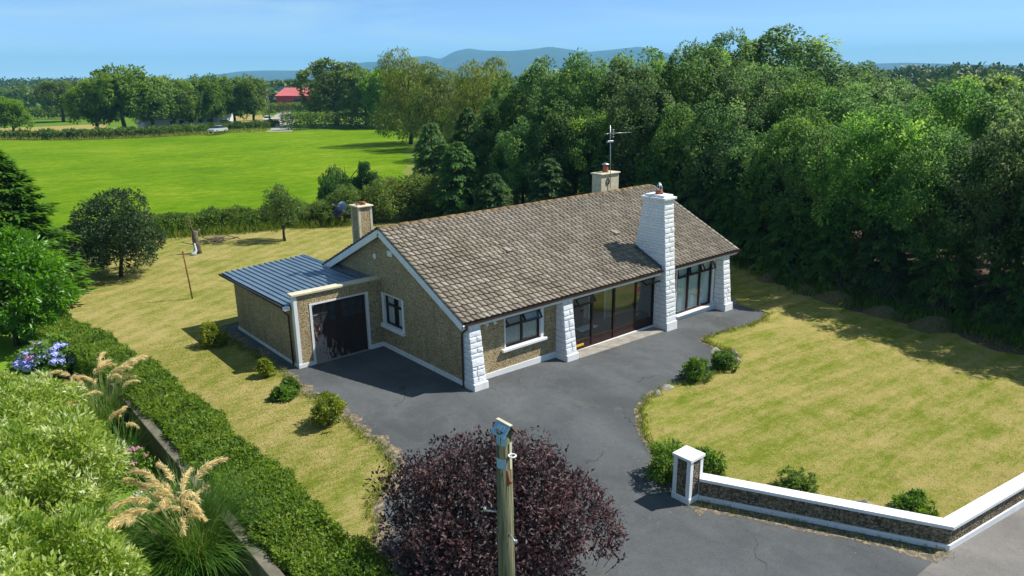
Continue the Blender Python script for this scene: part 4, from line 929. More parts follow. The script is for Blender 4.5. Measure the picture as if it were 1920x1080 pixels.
def conifer_mesh(name, mat, seed, h, r0, layers, nb, spray, Ln, Wd, zb=.03, sharp=1.0, droop=.35):
    rng = np.random.default_rng(seed); Ps = []; As = []; Ns = []; Ts = []
    for i in range(layers):
        t = (i + rng.uniform(0, 1)) / layers; z = h * (zb + (1 - zb) * t); R = r0 * (1 - t) ** sharp * rng.uniform(.8, 1.12) + .12
        for j in range(nb):
            a = rng.uniform(0, 6.283); d = np.array((math.cos(a), math.sin(a), 0)); sd = np.array((-d[1], d[0], 0)); R2 = R * rng.uniform(.7, 1.12)
            m = int(spray * (.4 + .6 * R2 / r0)); s = rng.uniform(.35, 1, m) ** .7; lat = rng.normal(0, .16, m) * R2 * (1.15 - s)
            zz = -droop * R2 * s ** 2 + .22 * R2 * s + rng.normal(0, .05, m)
            P = d * (R2 * s)[:, None] + sd * lat[:, None]; P[:, 2] += z + zz
            A_ = d * .8 + sd * (np.sign(lat) * rng.uniform(.1, .8, m))[:, None] + rng.normal(0, .18, (m, 3)); A_[:, 2] += -droop * 1.1
            N_ = rng.normal(0, .3, (m, 3)) + np.array((0, 0, 1)) + d * .3
            Ps.append(P); As.append(A_); Ns.append(N_); Ts.append(np.clip(.42 + rng.normal(0, .15) + rng.normal(0, .08, m) + .18 * (s > .88), 0, 1))
    P = np.concatenate(Ps); n = len(P)
    return leaf_mesh(name, mat, P, np.concatenate(As), np.concatenate(Ns), Ln * rng.uniform(.7, 1.3, n), Wd * rng.uniform(.7, 1.2, n), np.concatenate(Ts))
for i in range(3):
    kit('cypress%d' % i, conifer_mesh('cypress_crown', M['cypress'], 500 + i, 8.5, 2.9, 30, 13, 44, .36, .12, .02, .55, .45), trunk_mesh('cypress_trunk', 510 + i, 8, .2, [], lean=.05))
kit('evergreen', conifer_mesh('evergreen_crown', M['leftconifer'], 520, 7.4, 2.5, 44, 18, 48, .30, .13, .02, .62, .1), trunk_mesh('evergreen_trunk', 521, 7, .16, [], lean=.05))
lb = lobes_round(140, 4.6, 4.4, .06, 14, .42)
kit('laurel', crown_mesh('laurel_crown', M['laurel'], 240, lb, 380, 50, .34, .22, .09, .0, .08, .14, .1, .8, radial=.9), trunk_mesh('laurel_trunk', 340, 3, .1, [l[0] for l in lb[1:8]]))
lb = lobes_round(141, 4.4, 4.5, .10, 14, .40)
kit('darkbush', crown_mesh('dark_bush_crown', M['darkbush'], 241, lb, 480, 34, .42, .19, .075, -.1, .12, .14, .1, .9), trunk_mesh('dark_bush_trunk', 341, 3, .1, [l[0] for l in lb[1:12]]))
lb = lobes_round(142, 3.6, 2.2, .30, 10, .45)
kit('smalltree', crown_mesh('fruit_tree_crown', M['smalltree'], 242, lb, 210, 22, .28, .15, .075, .2, .1, .14, .1, .9), trunk_mesh('fruit_tree_trunk', 342, 2.7, .085, [l[0] for l in lb[1:9]], fork=.25))
lb = lobes_round(143, 3.1, 4.2, .02, 20, .30) + [((1.3, -1.1, 1.3), (.8, .8, .7)), ((-.9, .9, 2.75), (.4, .4, .55)), ((.5, -.3, 2.85), (.38, .38, .5)), ((1.5, .6, 2.1), (.45, .45, .6)), ((-1.7, -.6, 1.7), (.5, .5, .6)), ((-.3, -1.2, 2.45), (.4, .4, .5)), ((1.9, -.5, 1.5), (.45, .45, .45)), ((-1.2, 1.6, 1.9), (.5, .5, .5))]
def purple_kit():
    me = crown_mesh('purple_crown', M['purple'], 243, lb, 520, 54, .40, .115, .055, -.1, .10, .18, .14, 1.0, up=.8); rng = np.random.default_rng(9)
    # upright sprigs that stand clear of the mass
    q = MB(); P = []; A_ = []
    for i in range(230):
        a = rng.uniform(0, 6.28); rr = rng.uniform(.1, 2.45); z = 2.95 * math.sqrt(max(.05, 1 - (rr / 2.5) ** 2)) + .05; s0 = np.array((rr * math.cos(a), rr * math.sin(a), z - .4)); d = unit(np.array((math.cos(a) * .35 * rr / 2, math.sin(a) * .35 * rr / 2, 1)) + rng.normal(0, .18, 3)); l = rng.uniform(.45, 1.15)
        q.tube([s0, s0 + d * l * .5, s0 + d * l + rng.normal(0, .04, 3)], [.008, .006, .003], 3, False)
        for k in range(14):
            t = rng.uniform(.25, 1.0); P.append(s0 + d * l * t); A_.append(d * .6 + rng.normal(0, .6, 3))
    P = np.array(P); A_ = np.array(A_); n = len(P)
    me2 = leaf_mesh('purple_sprig_leaves', M['purple'], P, A_, rng.normal(0, .5, (n, 3)) + np.array((0, 0, 1)), .11 * rng.uniform(.7, 1.2, n), .055, np.clip(rng.normal(.6, .15, n), 0, 1))
    return me, me2, q.mesh('purple_twigs', M['twig'])
# weeping conifer near the field edge
def weeping(seed, mat):
    rng = np.random.default_rng(seed); P = []; A_ = []; T_ = []
    for (cx, cy, h0, w_) in ((-1.0, 0, 4.2, 1.25), (-.3, .2, 3.4, 1.2), (-1.5, .1, 2.6, .9), (1.5, 0, 4.3, .42), (2.1, .1, 3.5, .45), (1.0, 0, 3.1, .4), (.3, 0, 1.8, 1.1)):
        for i in range(int(260 * w_ + 120)):
            a = rng.uniform(0, 6.28); rr = w_ * math.sqrt(rng.random()); z = h0 * (1 - .30 * (rr / w_) ** 2) * rng.uniform(.25, 1) if w_ > .6 else h0 - rng.uniform(0, 1.6)
            for k in range(7): P.append((cx + rr * math.cos(a) + rng.normal(0, .06), cy + rr * math.sin(a) + rng.normal(0, .06), z - k * .06)); A_.append((math.cos(a) * .35, math.sin(a) * .35, -1)); T_.append(.4 + rng.normal(0, .1))
    P = np.array(P); n = len(P)
    return leaf_mesh('weeping_crown', mat, P, np.array(A_) + rng.normal(0, .25, (n, 3)), rng.normal(0, 1, (n, 3)), .26 * rng.uniform(.7, 1.2, n), .075, np.clip(np.array(T_), 0, 1))
kit('weeping', weeping(77, M['cypress']), trunk_mesh('weeping_trunk', 78, 3.9, .09, [(-1, 0, 4), (1.5, 0, 4.1), (2.1, .1, 3.4), (-.3, .2, 3.2)], lean=.1))

# ------------------------------------------------------------------ trees
# row of field trees at the far edge of the pasture
far_row = [('oak2', 6.9, 158, 7.3, 6.8, 'small lone tree standing at the far left end of the field hedge'),
 ('oak0', 26.5, 222, 10.8, 10.5, 'dark tree set back behind the left end of the field tree row'),
 ('oak1', 21.2, 155, 10.6, 9.2, 'light green tree with ivy trunk, first in the field tree row'),
 ('oak3', 25.6, 151, 12.9, 12.0, 'tallest broad tree in the row across the field'),
 ('oak0', 30.9, 150.5, 11.2, 10.4, 'rounded tree right of the tallest in the field row'),
 ('oak2', 35.6, 152, 10.8, 9.0, 'tree in front of the white bungalow across the field'),
 ('oak1', 39.8, 154, 9.6, 6.8, 'narrow tree beside the white bungalow across the field'),
 ('oak3', 44.2, 154.5, 11.1, 8.0, 'tall upright tree at the right end of the white bungalow'),
 ('oak0', 50.2, 156.5, 11.1, 9.0, 'dark round tree second from the lane'),
 ('oak2', 53.8, 154, 10.9, 8.0, 'bright green tree nearest the lane in the field row'),
 ('oak1', 69.1, 143, 14.0, 14.5, 'large spreading tree right of the red shed'),
 ('oak3', 72.5, 134, 12.0, 10.5, 'round tree behind the large spreading tree'),
 ('oak0', 73.5, 125.5, 12.2, 10.5, 'dark tree left of the birches at the field corner')]
for k, x, y, h, wd, lab in far_row: tree('field_tree', k, (x, y), lab, 'tree', 'trees along the far field edge', wd / 9.5, h / 11, RNG.uniform(0, 6))
for k, x, y, s, sz, lab in [('birch0', 53.6, 86.8, 1.75, 1.32, 'tall yellowish weeping birch at the field corner'), ('birch1', 52, 75.5, 1.45, 1.12, 'pale birch right of the tallest weeping birch'), ('birch0', 47.5, 61, 1.35, 1.1, 'birch partly hidden behind the cypress trees'), ('birch1', 57, 70, 1.4, 1.16, 'birch glimpsed above the cypress trees')]:
    tree('birch_tree', k, (x, y), lab, 'tree', 'birches by the field corner', s, sz, RNG.uniform(0, 6))
# cypresses and mixed trees behind the bungalow
for k, x, y, s, sz, lab in [('cypress0', 20.2, 31.2, .85, .86, 'dark cypress nearest the pasture corner'), ('cypress1', 22.0, 28.6, .9, .98, 'dark cypress right of the pasture corner cypress'), ('cypress2', 18.6, 25.5, .85, .72, 'low dark cypress behind the bungalow roof')]:
    tree('cypress_tree', k, (x, y), lab, 'tree', 'cypresses behind the bungalow', s, sz, RNG.uniform(0, 6))
BELT = 'trees merging into the belt behind and right of the bungalow'
belt = []
rb = np.random.default_rng(31)
FRONT_LABELS = ['leftmost ash of the dense belt, beside the dark cypresses', 'ash behind the left end of the bungalow ridge', 'ash behind the middle of the bungalow ridge', 'ash left of the television aerial, behind the ridge', 'ash directly behind the television aerial', 'ash rising between the aerial and the white stone chimney', 'ash directly behind the white stone chimney', 'ash behind the right slope of the bungalow roof', 'ash behind the far right corner of the bungalow', 'ash beneath the tallest tree of the skyline', 'ash behind the first clippings heap', 'ash behind the broad grey clippings heap', 'ash right of the broad grey clippings heap', 'ash near the right edge behind the shaded lawn', 'ash cut off by the right edge of the picture']
MID_LABELS = ['taller ash above the leftmost belt tree', 'taller ash in the second row left of the bungalow ridge end', 'taller ash in the second row over the ridge', 'taller ash in the second row left of the aerial', 'taller ash in the second row above the aerial', 'taller ash in the second row between aerial and stone chimney', 'taller ash in the second row above the stone chimney', 'taller ash in the second row right of the stone chimney', 'taller ash in the second row below the tallest skyline tree', 'taller ash in the second row right of the tallest skyline tree', 'taller ash in the second row above the broad grey heap', 'taller ash in the second row above the last heap', 'taller ash in the second row at the right edge']
line = [(23.0, 26), (22.6, 22.5), (23.2, 19.5), (24.6, 17), (25.8, 14), (26.4, 11), (26.8, 8), (26.2, 5), (25.0, 2.4), (23.6, 0), (22.9, -3), (22.6, -6), (22.4, -9), (22.6, -12), (23.0, -15.2)]
hts = [9.2, 7.6, 9.6, 8.2, 9.8, 8.6, 9.2, 7.8, 8.5, 7.6, 8.8, 7.8, 8.9, 8.6, 10.4]
for i, ((x, y), h) in enumerate(zip(line, hts)):
    tree('ash_tree', 'ash%d' % (i % 5 if i < 9 else 3 + i % 2), (x + rb.normal(0, .3), y), FRONT_LABELS[i], 'tree', BELT, h / 11 * rb.uniform(.84, .98), h / 11, rb.uniform(0, 6))
for i, (x, y, h) in enumerate([(26.4, 28, 10.6), (26.4, 24, 11.6), (27, 20.5, 11.9), (28.6, 17, 12.0), (30, 13.2, 12.1), (31, 9.4, 11.3), (30.8, 5.6, 10.3), (29.6, 2.2, 9.8), (28.2, -1.2, 9.6), (27.4, -4.6, 9.7), (27, -8, 9.6), (27, -11.4, 10.2), (27.6, -15, 10.9)]):
    tree('ash_tree', 'ash%d' % ((i * 2 + 1) % 5), (x, y), MID_LABELS[i], 'tree', BELT, h / 11 * rb.uniform(.84, .98), h / 11, rb.uniform(0, 6))
for i, (x, y, h) in enumerate([(32, 27, 12.0), (33.5, 21.5, 12.2), (35.5, 16, 12.1), (36.5, 10.5, 10.8), (36, 5, 10.2), (34.5, -.5, 9.6), (33.5, -6, 9.3), (33.5, -11.5, 9.9), (42, 16, 11.2), (43, 6, 9.8), (42, -4, 9.2), (41, -13, 10.4)]):
    tree('ash_tree', 'ash%d' % ((i + 2) % 5), (x, y), 'leafy ash tree in the rear rows of the dense belt', 'tree', BELT, h / 11 * rb.uniform(.9, 1.05), h / 11, rb.uniform(0, 6))
FOOT_LABELS = ['low cypress nearest the dark cypress group behind the roof', 'low cypress behind the roof left of the aerial', 'low cypress behind the aerial chimney', 'low cypress between aerial and stone chimney', 'dark cypress behind the stone chimney top', 'dark cypress behind the right roof verge', 'drooping cypress right of the far roof corner', 'drooping cypress above the heap nearest the bungalow', 'drooping cypress above the second heap', 'drooping cypress above the broad grey heap', 'drooping cypress above the low heap right of the broad one', 'drooping cypress above the last heap', 'drooping cypress at the right edge of the shaded lawn']
# low dark evergreens that close the foot of the belt
for i, (x, y, s, sz) in enumerate([(17.5, 20, .75, .52), (20.5, 17.5, .8, .62), (22.5, 14.5, .8, .66), (24.2, 11.5, .8, .7), (25, 8.4, .8, .7), (24.6, 5.6, .75, .72), (23.8, 3.0, .72, .66), (22.6, .6, .68, .6), (22.2, -1.8, .62, .55), (21.9, -4.4, .62, .52), (21.9, -7.2, .62, .55), (22, -10, .62, .58), (22.2, -13, .66, .6)]):
    tree('cypress_tree', 'cypress%d' % (i % 3), (x, y), FOOT_LABELS[i], 'tree', 'cypresses along the foot of the belt', s, sz, rb.uniform(0, 6))
# tall trees beyond
tree('tall_ash_tree', 'ash3', (54.5, 20), 'tallest ash tree rising above the belt', 'tree', None, 2.0, 1.30, 1.0)
tree('tall_ash_tree', 'ash4', (49.5, 23.6), 'slim tall ash tree left of the tallest one', 'tree', None, 1.15, 1.25, 2.0)
tree('tall_ash_tree', 'ash1', (60, 15), 'spreading ash tree right of the tallest one', 'tree', None, 1.35, 1.02, 3.0)
for x, y, s, lab in ((75, -1.5, .95, 'round dark tree beyond the belt near the right edge'), (86, 13, .9, 'rounded tree beyond the belt under the wooded skyline')):
    tree('field_tree', 'oak0', (x, y), lab, 'tree', None, s, .9, 1)
# left side garden
tree('laurel_bush', 'laurel', (-11.2, 15.6), 'bright glossy green laurel at the left edge', 'shrub', None, 1.0, 1.0, .4)
tree('evergreen_tree', 'evergreen', (-10.35, 21.8), 'tall dark evergreen behind the bright laurel', 'tree', None, 1.25, 1.0, 1.2)
tree('evergreen_tree', 'evergreen', (-13.0, 20), 'dark evergreen cut off by the left edge', 'tree', None, 1.1, .95, 2.2)
tree('dark_bush', 'darkbush', (-5.2, 24.6), 'large round dark bush on the back lawn', 'shrub', None, 1.0, 1.0, .5)
tree('fruit_tree', 'smalltree', (5.6, 27.6), 'small slender tree standing on the back lawn', 'tree', None, 1.0, 1.0, .3)
tree('weeping_conifer', 'weeping', (14.4, 35.2), 'drooping dark conifer with an arching top at the pasture edge', 'tree', None, 1.0, 1.0, -.7)
lbs = lobes_round(150, 3.2, 3.0, .08, 10, .45)
kit('loosebush', crown_mesh('loose_bush_crown', M['bank'], 251, lbs, 300, 26, .35, .17, .08, .1, .12, .16, .12, .9), trunk_mesh('loose_bush_trunk', 351, 2.2, .06, [l[0] for l in lbs[1:8]]))
for x, y, s, sz, lab in ((12.2, 31.0, .9, .85, 'loose light green bush behind the slim chimney'), (15.2, 30.2, 1.2, 1.0, 'brownish bush between weeping conifer and cypress'), (17.4, 28.8, 1.2, 1.05, 'tangled bush at the foot of the dark cypress'), (10.4, 31.6, .8, .55, 'low bush at the end of the garden bank')):
    tree('loose_bush', 'loosebush', (x, y), lab, 'shrub', None, s, sz, rb.uniform(0, 6))

# purple shrub at the entrance
pm, pm2, ptw = purple_kit()
ps = empty('purple_shrub', (-5.75, -8.75, 0), 'large purple leaved shrub behind the wooden pole', 'shrub'); ps.scale = (.97, .97, .93)
link('crown', pm, ps); sp = link('sprigs', ptw, ps); sp['kind'] = 'stuff'; link('sprig_leaves', pm2, sp)
link('trunk', trunk_mesh('purple_trunk', 343, 2.4, .09, [l[0] for l in lb[1:12]], lean=.1), ps)

# small shrubs around the drive
def shrub(seed, r, h, mat, n=90, per=26, L_=.10, W_=.045, droop=.05):
    lbz = lobes_round(seed, h, r * 2, .02, 8, .5)
    return crown_mesh('shrub_crown', mat, seed, lbz, n, per, r * .26, L_, W_, droop, .15, .13, .1, .9), trunk_mesh('shrub_stem', seed + 1, h * .6, .025, [l[0] for l in lbz[1:6]], lean=.05)
small = [(-5.15, 10.0, .46, .85, 'golden', 'golden green shrub on the grass beside the garage'), (-4.85, 5.4, .27, .62, 'golden', 'small yellow shrub at the garage corner edge of the drive'),
 (-5.2, 3.15, .32, .30, 'boxshrub', 'low sprawling green shrub on the grass strip'), (-4.75, 3.6, .22, .42, 'boxshrub', 'tiny green tuft at the drive edge by the sprawling shrub'), (-4.95, .35, .46, 1.0, 'golden', 'cone shaped yellow green shrub by the drive'),
 (6.6, -4.85, .42, .74, 'boxshrub', 'dense round shrub on the lawn corner by the drive'), (8.35, -4.9, .37, .58, 'boxshrub', 'smaller round shrub beside the kerb stones'),
 (.45, -8.55, .55, .85, 'boxshrub', 'dark shrub spilling out behind the gate pier'), (1.25, -9.15, .40, .72, 'boxshrub', 'rounded green shrub between gate pier and lawn'),
 (2.45, -11.1, .45, .26, 'bank', 'low reddish green shrub behind the wall coping'), (3.62, -13.45, .42, .30, 'boxshrub', 'low spreading shrub at the bend of the wall')]
for i, (x, y, r, h, mt, lab) in enumerate(small):
    cr, st = shrub(600 + i * 7, r, h, M[mt], int(60 + 110 * r), 26, .11, .05)
    o = empty('shrub', (x, y, gz(x) + .03), lab, 'shrub', 'small garden shrubs'); link('crown', cr, o); link('stem', st, o)

# ------------------------------------------------------------------ boundary hedge, block wall, hedge bank
def hedge_mesh(name, mat, path, hw, h, dens, Ln, Wd, seed, bulge=.12, tvar=.14):
    """clipped hedge along a path of (x, y): leaves over top and both sides"""
    rng = np.random.default_rng(seed); path = np.array(path, float); seg_ = np.linalg.norm(np.diff(path, axis=0), axis=1); tot = seg_.sum(); cum = np.r_[0, np.cumsum(seg_)]
    n = int(tot * dens); s = rng.uniform(0, tot, n); x = np.interp(s, cum, path[:, 0]); y = np.interp(s, cum, path[:, 1])
    k = np.clip(np.searchsorted(cum, s) - 1, 0, len(seg_) - 1); t = (np.diff(path, axis=0) / seg_[:, None])[k]; nr = np.stack([-t[:, 1], t[:, 0]], 1)
    per = 2 * h + 2 * hw; a = rng.uniform(0, per, n)
    lat = np.where(a < h, -hw, np.where(a < h + 2 * hw, a - h - hw, hw)); z = np.where(a < h, a, np.where(a < h + 2 * hw, h, per - a))
    wob = .5 * np.sin(s * 1.3 + lat * 2) + .3 * np.sin(s * 3.1 + z * 3 + 1) + .3 * np.sin(s * 7 + lat * 5)
    nz = np.where((a >= h) & (a < h + 2 * hw), 1., .15); sg = np.where(a < h, -1., np.where(a < h + 2 * hw, 0., 1.))
    rnd = 1 - .35 * np.clip((np.abs(lat) / hw - .7) / .3, 0, 1) * (nz > .5)
    o_ = np.stack([nr[:, 0] * sg, nr[:, 1] * sg, nz], 1)
    P = np.stack([x + nr[:, 0] * lat, y + nr[:, 1] * lat, z - (1 - rnd) * .3], 1) + o_ * (bulge * wob - np.abs(rng.normal(0, .07, n)))[:, None]
    P[:, 2] = np.maximum(P[:, 2], .02)
    cl = np.sin(x * 5.1 + 1.3 * np.sin(y * 2.3)) * np.sin(y * 4.3 + 2 * np.sin(x * 1.9)) * .5 + .5
    tint = np.clip(.32 + .3 * cl + rng.normal(0, tvar, n), 0, 1)
    return leaf_mesh(name, mat, P, o_ * .5 + rng.normal(0, .6, (n, 3)), o_ * .8 + rng.normal(0, .5, (n, 3)), Ln * rng.uniform(.6, 1.3, n), Wd * rng.uniform(.7, 1.2, n), tint)
hpath = [(-8.62, -10.5), (-8.65, -4), (-8.75, 1), (-8.85, 5), (-9.2, 9), (-9.7, 12.5), (-10.3, 16)]
hd = empty('boundary_hedge', (-8.7, 0, 0), 'long clipped green hedge along the left boundary', 'hedge')
hm = hedge_mesh('hedge_foliage', M['hedge'], [(x + 8.7, y) for x, y in hpath], .72, 1.18, 3600, .105, .05, 61, .17, .18)
link('foliage', hm, hd)
q = MB()
rk = np.random.default_rng(8)
for i in range(110):
    y = rk.uniform(-10.4, 15.5); xc = np.interp(y, [p_[1] for p_ in hpath], [p_[0] for p_ in hpath])
    p0 = np.array((xc + rk.normal(0, .12), y, .0)); p1 = np.array((xc + rk.uniform(-.5, .5), y + rk.uniform(-.3, .3), rk.uniform(.7, 1.05))); q.tube([p0, (p0 + p1) / 2 + rk.normal(0, .05, 3), p1], [.03, .022, .01], 5)
q.build('stems', M['twig'], hd)
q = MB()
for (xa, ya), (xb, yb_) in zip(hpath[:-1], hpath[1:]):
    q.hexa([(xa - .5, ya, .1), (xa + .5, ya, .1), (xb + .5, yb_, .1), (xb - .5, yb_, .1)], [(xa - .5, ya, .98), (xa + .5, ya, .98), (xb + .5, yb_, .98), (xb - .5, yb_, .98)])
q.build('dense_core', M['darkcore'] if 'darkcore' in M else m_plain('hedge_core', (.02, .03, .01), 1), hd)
bw = empty('boundary_wall', (-9.62, 0, 0), 'weathered grey block wall beside the clipped hedge', 'wall')
q = MB(); q.box((-9.70, -12, -.1), (-9.52, 13, .93)); q.build('blockwork', M['blockwall'], bw)
for i in range(26):
    y = -12 + i * .965; q = MB(); q.box((-9.735, y + .006, .931), (-9.485, y + .955, .985 + rk.uniform(-.005, .005))); q.build('coping_stone', M['blockwall'], bw, .012)
# rough hedge bank between garden and pasture
hb = empty('hedge_bank', (2, 33, 0), 'overgrown hedge bank between back lawn and pasture', 'hedge')
hbm = hedge_mesh('bank_foliage', M['bank'], [(-14, -6.5), (-10.5, -1), (-5.5, 2.5), (-2.4, 2.2), (.7, 1.2), (3, .6), (6.6, -.3), (9.5, -1.6), (13, -3.4)], .75, 1.25, 900, .24, .09, 62, .38, .18)
link('foliage', hbm, hb)

# far hedges along the field
def far_hedge(label, path, hw, h, seed, dens=260):
    o = empty('field_hedge', (path[0][0], path[0][1], 0), label, 'hedge', 'field hedges')
    link('foliage', hedge_mesh('field_hedge_foliage', M['bank'], [(x - path[0][0], y - path[0][1]) for x, y in path], hw, h, dens, .5, .24, seed, .45, .12), o)
far_hedge('low hedge along the left half of the far field edge', [(-60, 191), (3, 154), (14, 145), (28, 139.5), (38, 141)], .9, 1.2, 70)
far_hedge('trimmed hedge in front of the white bungalow', [(36, 146), (44, 147), (50, 146.5), (57, 148)], .7, .9, 71)
far_hedge('thick hedge right of the lane mouth', [(53.5, 137), (58, 136.5), (64, 134), (70, 128), (72, 118)], 1.6, 2.6, 72)
far_hedge('hedge in front of the red shed', [(80, 213), (92, 209), (102, 201), (112, 190)], 1.4, 2.6, 73)
far_hedge('hedge dividing the hay field from the pasture beyond', [(-30, 262), (16, 258), (34, 236), (60, 232)], 1.4, 2.4, 74)

# grassy edging: tufts along lawn edges, wall foot, field margin
def blades(name, pts, label, seed, L_=.16, W_=.02, per=10, mat='grassblade', spread=.1, tint=.5, kind='stuff'):
    rng = np.random.default_rng(seed); pts = np.repeat(np.array(pts, float), per, 0); n = len(pts); P = pts.copy(); P[:, :2] += rng.normal(0, spread, (n, 2))
    A_ = np.array((0, 0, 1.)) + rng.normal(0, .5, (n, 3)); A_[:, 2] = np.abs(A_[:, 2]) + .2
    o = link(name, leaf_mesh(name, M[mat], P, A_, rng.normal(0, 1, (n, 3)), L_ * rng.uniform(.5, 1.4, n), W_ * rng.uniform(.7, 1.3, n), np.clip(rng.normal(tint, .2, n), 0, 1)))
    tag(o, label, kind=kind); return o
def along(line_, step, seed, jit=.05, z=.05):
    rng = np.random.default_rng(seed); out = []
    for a, c in zip(line_[:-1], line_[1:]):
        a, c = np.array(a), np.array(c); d = np.linalg.norm(c - a)
        for t in np.arange(0, d, step):
            p_ = a + (c - a) * t / d + rng.normal(0, jit, 2); out.append((p_[0], p_[1], gz(p_[0]) + z))
    return out
blades('edge_grass', along(DR, .07, 1, .07) + along(DL[3:], .07, 2, .09, .04), 'ragged grass along the edges of the driveway', 81, .13, .016, 12, spread=.06, tint=.5)
rg = np.random.default_rng(14); pts = []
while len(pts) < 5000:
    x, y = rg.uniform(.5, 19), rg.uniform(-15, 0)
    if y < -5.3 + .0 * x and x > .6 + (-y - 9) * .6 * (y < -9) + (y > -9) * (y + 9) * 1.4 and y > -14.6 - .14 * (x - 2.7): pts.append((x, y, gz(x) + .045))
blades('lawn_grass', pts, 'short dry grass blades on the front lawn', 82, .035, .012, 6, spread=.12, tint=.75)
pts = [(rg.uniform(-7.8, -4.7), rg.uniform(-3, 12), .035) for _ in range(4000)] + [(rg.uniform(-8, 10), rg.uniform(13, 31), .035) for _ in range(5000)]
blades('lawn_grass', pts, 'short dry grass blades on the back lawn', 83, .035, .014, 5, spread=.15, tint=.78)
blades('rough_grass', along([(-8, 30.2), (-3.4, 34.0), (-.4, 33.8), (2.7, 32.8), (5, 32.2), (8.6, 31.6), (11.5, 30)], .06, 3, .35, .04), 'long rough grass at the foot of the hedge bank', 84, .6, .05, 10, 'grassblade', .25, .42)
blades('field_margin_grass', along([(-60, 188), (4, 151), (15, 143), (28, 137.6), (50, 137.5)], .25, 4, .5, 0), 'pale rough grass along the far field edge', 85, .8, .12, 8, 'grassblade', .5, .7)
blades('wall_weeds', along([(-.3, -9.75), (.05, -9.95), (2.6, -14.75)], .10, 5, .06, .012), 'weeds and dry straw along the foot of the entrance wall', 86, .10, .02, 6, 'grassblade', .10, .75)

# ------------------------------------------------------------------ neighbour's planting
lbp = lobes_round(160, 2.5, 4.0, .0, 16, .42)
kit('pale', crown_mesh('pale_shrub_crown', M['paleshrub'], 260, lbp, 400, 62, .29, .145, .058, -.3, .02, .17, .14, .9, radial=.9), trunk_mesh('pale_shrub_trunk', 360, 1.6, .05, [l[0] for l in lbp[1:9]]))
for x, y, s, sz, r, lab in ((-12.75, 3.0, 1.0, .98, 0, 'pale green shrub below the hydrangea'), (-12.85, -.8, .95, 1.1, 2, 'pale green leafy shrub in the middle of the lower left bank'), (-13.55, -4.9, .95, 1.05, 4, 'pale green shrub filling the bottom left corner'), (-13.6, 6.6, .8, .8, 1, 'white flecked pale shrub under the laurel at the left edge')):
    tree('pale_shrub', 'pale', (x, y, 0), lab, 'shrub', "neighbour's pale shrubs", s, sz, r)
# hydrangea
hy = empty('hydrangea', (-10.8, 10.6, .12), 'hydrangea with blue and pink flower heads below the laurel', 'flower bush')
lbh = lobes_round(170, 1.25, 1.9, .02, 9, .45); link('foliage', crown_mesh('hydrangea_leaves', M['boxshrub'], 270, lbh, 120, 24, .24, .16, .1, .2), hy)
rh = np.random.default_rng(3)
def floret_ball(name, mat, r, seed, n=70):
    rng = np.random.default_rng(seed); d = rdir(rng, n); d[:, 2] = np.abs(d[:, 2]) * .9 - .1; P = d * r; return leaf_mesh(name, mat, P - np.cross(d, rdir(rng, n)) * .03, np.cross(d, rdir(rng, n)), d, r * .7, r * .6, np.full(n, .5), .05)
HB = [floret_ball('hydrangea_head', M['hydrblue'], .16, 1), floret_ball('hydrangea_head', M['hydrpink'], .16, 2)]
for i in range(60):
    a = rh.uniform(0, 6.28); rr = .95 * math.sqrt(rh.random()); z = 1.18 - .55 * (rr / .95) ** 2 + rh.normal(0, .05); px = rr * math.cos(a)
    o = link('flower_head', HB[1 if (rh.random() < .28 and abs(px) < .6) else 0], hy); o.location = (px, rr * math.sin(a), z); s = rh.uniform(.75, 1.15); o.scale = (s, s, s * .85)
# plumed grasses
def blade_strip(q, base, d, L_, droop, w_, n=6):
    base = np.array(base); d = unit(np.array(d, float)); sd = unit(np.cross(d, (0, 0, 1)) + 1e-6); pts = []; p = base.copy(); dd = d.copy()
    V = []
    for i in range(n + 1):
        ww = w_ * (1 - (i / n) ** 1.6) + .002; V += [p - sd * ww, p + sd * ww]; p = p + dd * L_ / n; dd = unit(dd + np.array((0, 0, -droop * (i + 1) / n)))
    q[0].append(np.array(V))
def strips_mesh(name, mat, Vs, tint):
    m = len(Vs[0]) // 2 - 1; V = np.concatenate(Vs); F = []; k = 2 * (m + 1); j = np.arange(m)[:, None] * 2; f = j + np.array([0, 1, 3, 2])
    F = (f[None] + (np.arange(len(Vs)) * k)[:, None, None]).reshape(-1, 4); return raw_mesh(name, V, F, mat, np.repeat(tint, m))
def plume_mesh(seed):
    """a stem with a one sided drooping feathery head, base at the origin, leaning along +x"""
    rng = np.random.default_rng(seed); P = []; A_ = []
    L_ = 2.2; pts = [np.array((0, 0, 0.))]; d = np.array((.12, 0, 1.)); 
    for i in range(24): d = unit(d + np.array((.008 + .022 * max(0, i - 13), 0, -.030 * max(0, i - 14)))); pts.append(pts[-1] + d * L_ / 24)
    pts = np.array(pts)
    for i in range(230):
        t = rng.uniform(.74, 1.0); k = t * 24; a = int(min(k, 23)); p = pts[a] + (pts[min(a + 1, 24)] - pts[a]) * (k - a); wd = .024 * math.sin(math.pi * min(1, (t - .71) / .32)) + .015
        P.append(p + rng.normal(0, wd * .35, 3)); A_.append((pts[min(a + 1, 24)] - pts[a]) * 9 + rng.normal(0, .35, 3) + np.array((.25, 0, -.55)))
    P = np.array(P); n = len(P)
    head = leaf_mesh('plume', M['plume'], P, np.array(A_), rng.normal(0, 1, (n, 3)), .12 * rng.uniform(.6, 1.3, n), .012, np.clip(rng.normal(.5, .2, n), 0, 1))
    st = MB(); st.tube([pts[i] for i in range(0, 25, 3)], .006, 4, False); return head, st.mesh('stalk', M['plumestalk'])
M['plumestalk'] = m_plain('plume_stalk', (.30, .30, .10), .8)
PLM = [plume_mesh(40 + i) for i in range(4)]
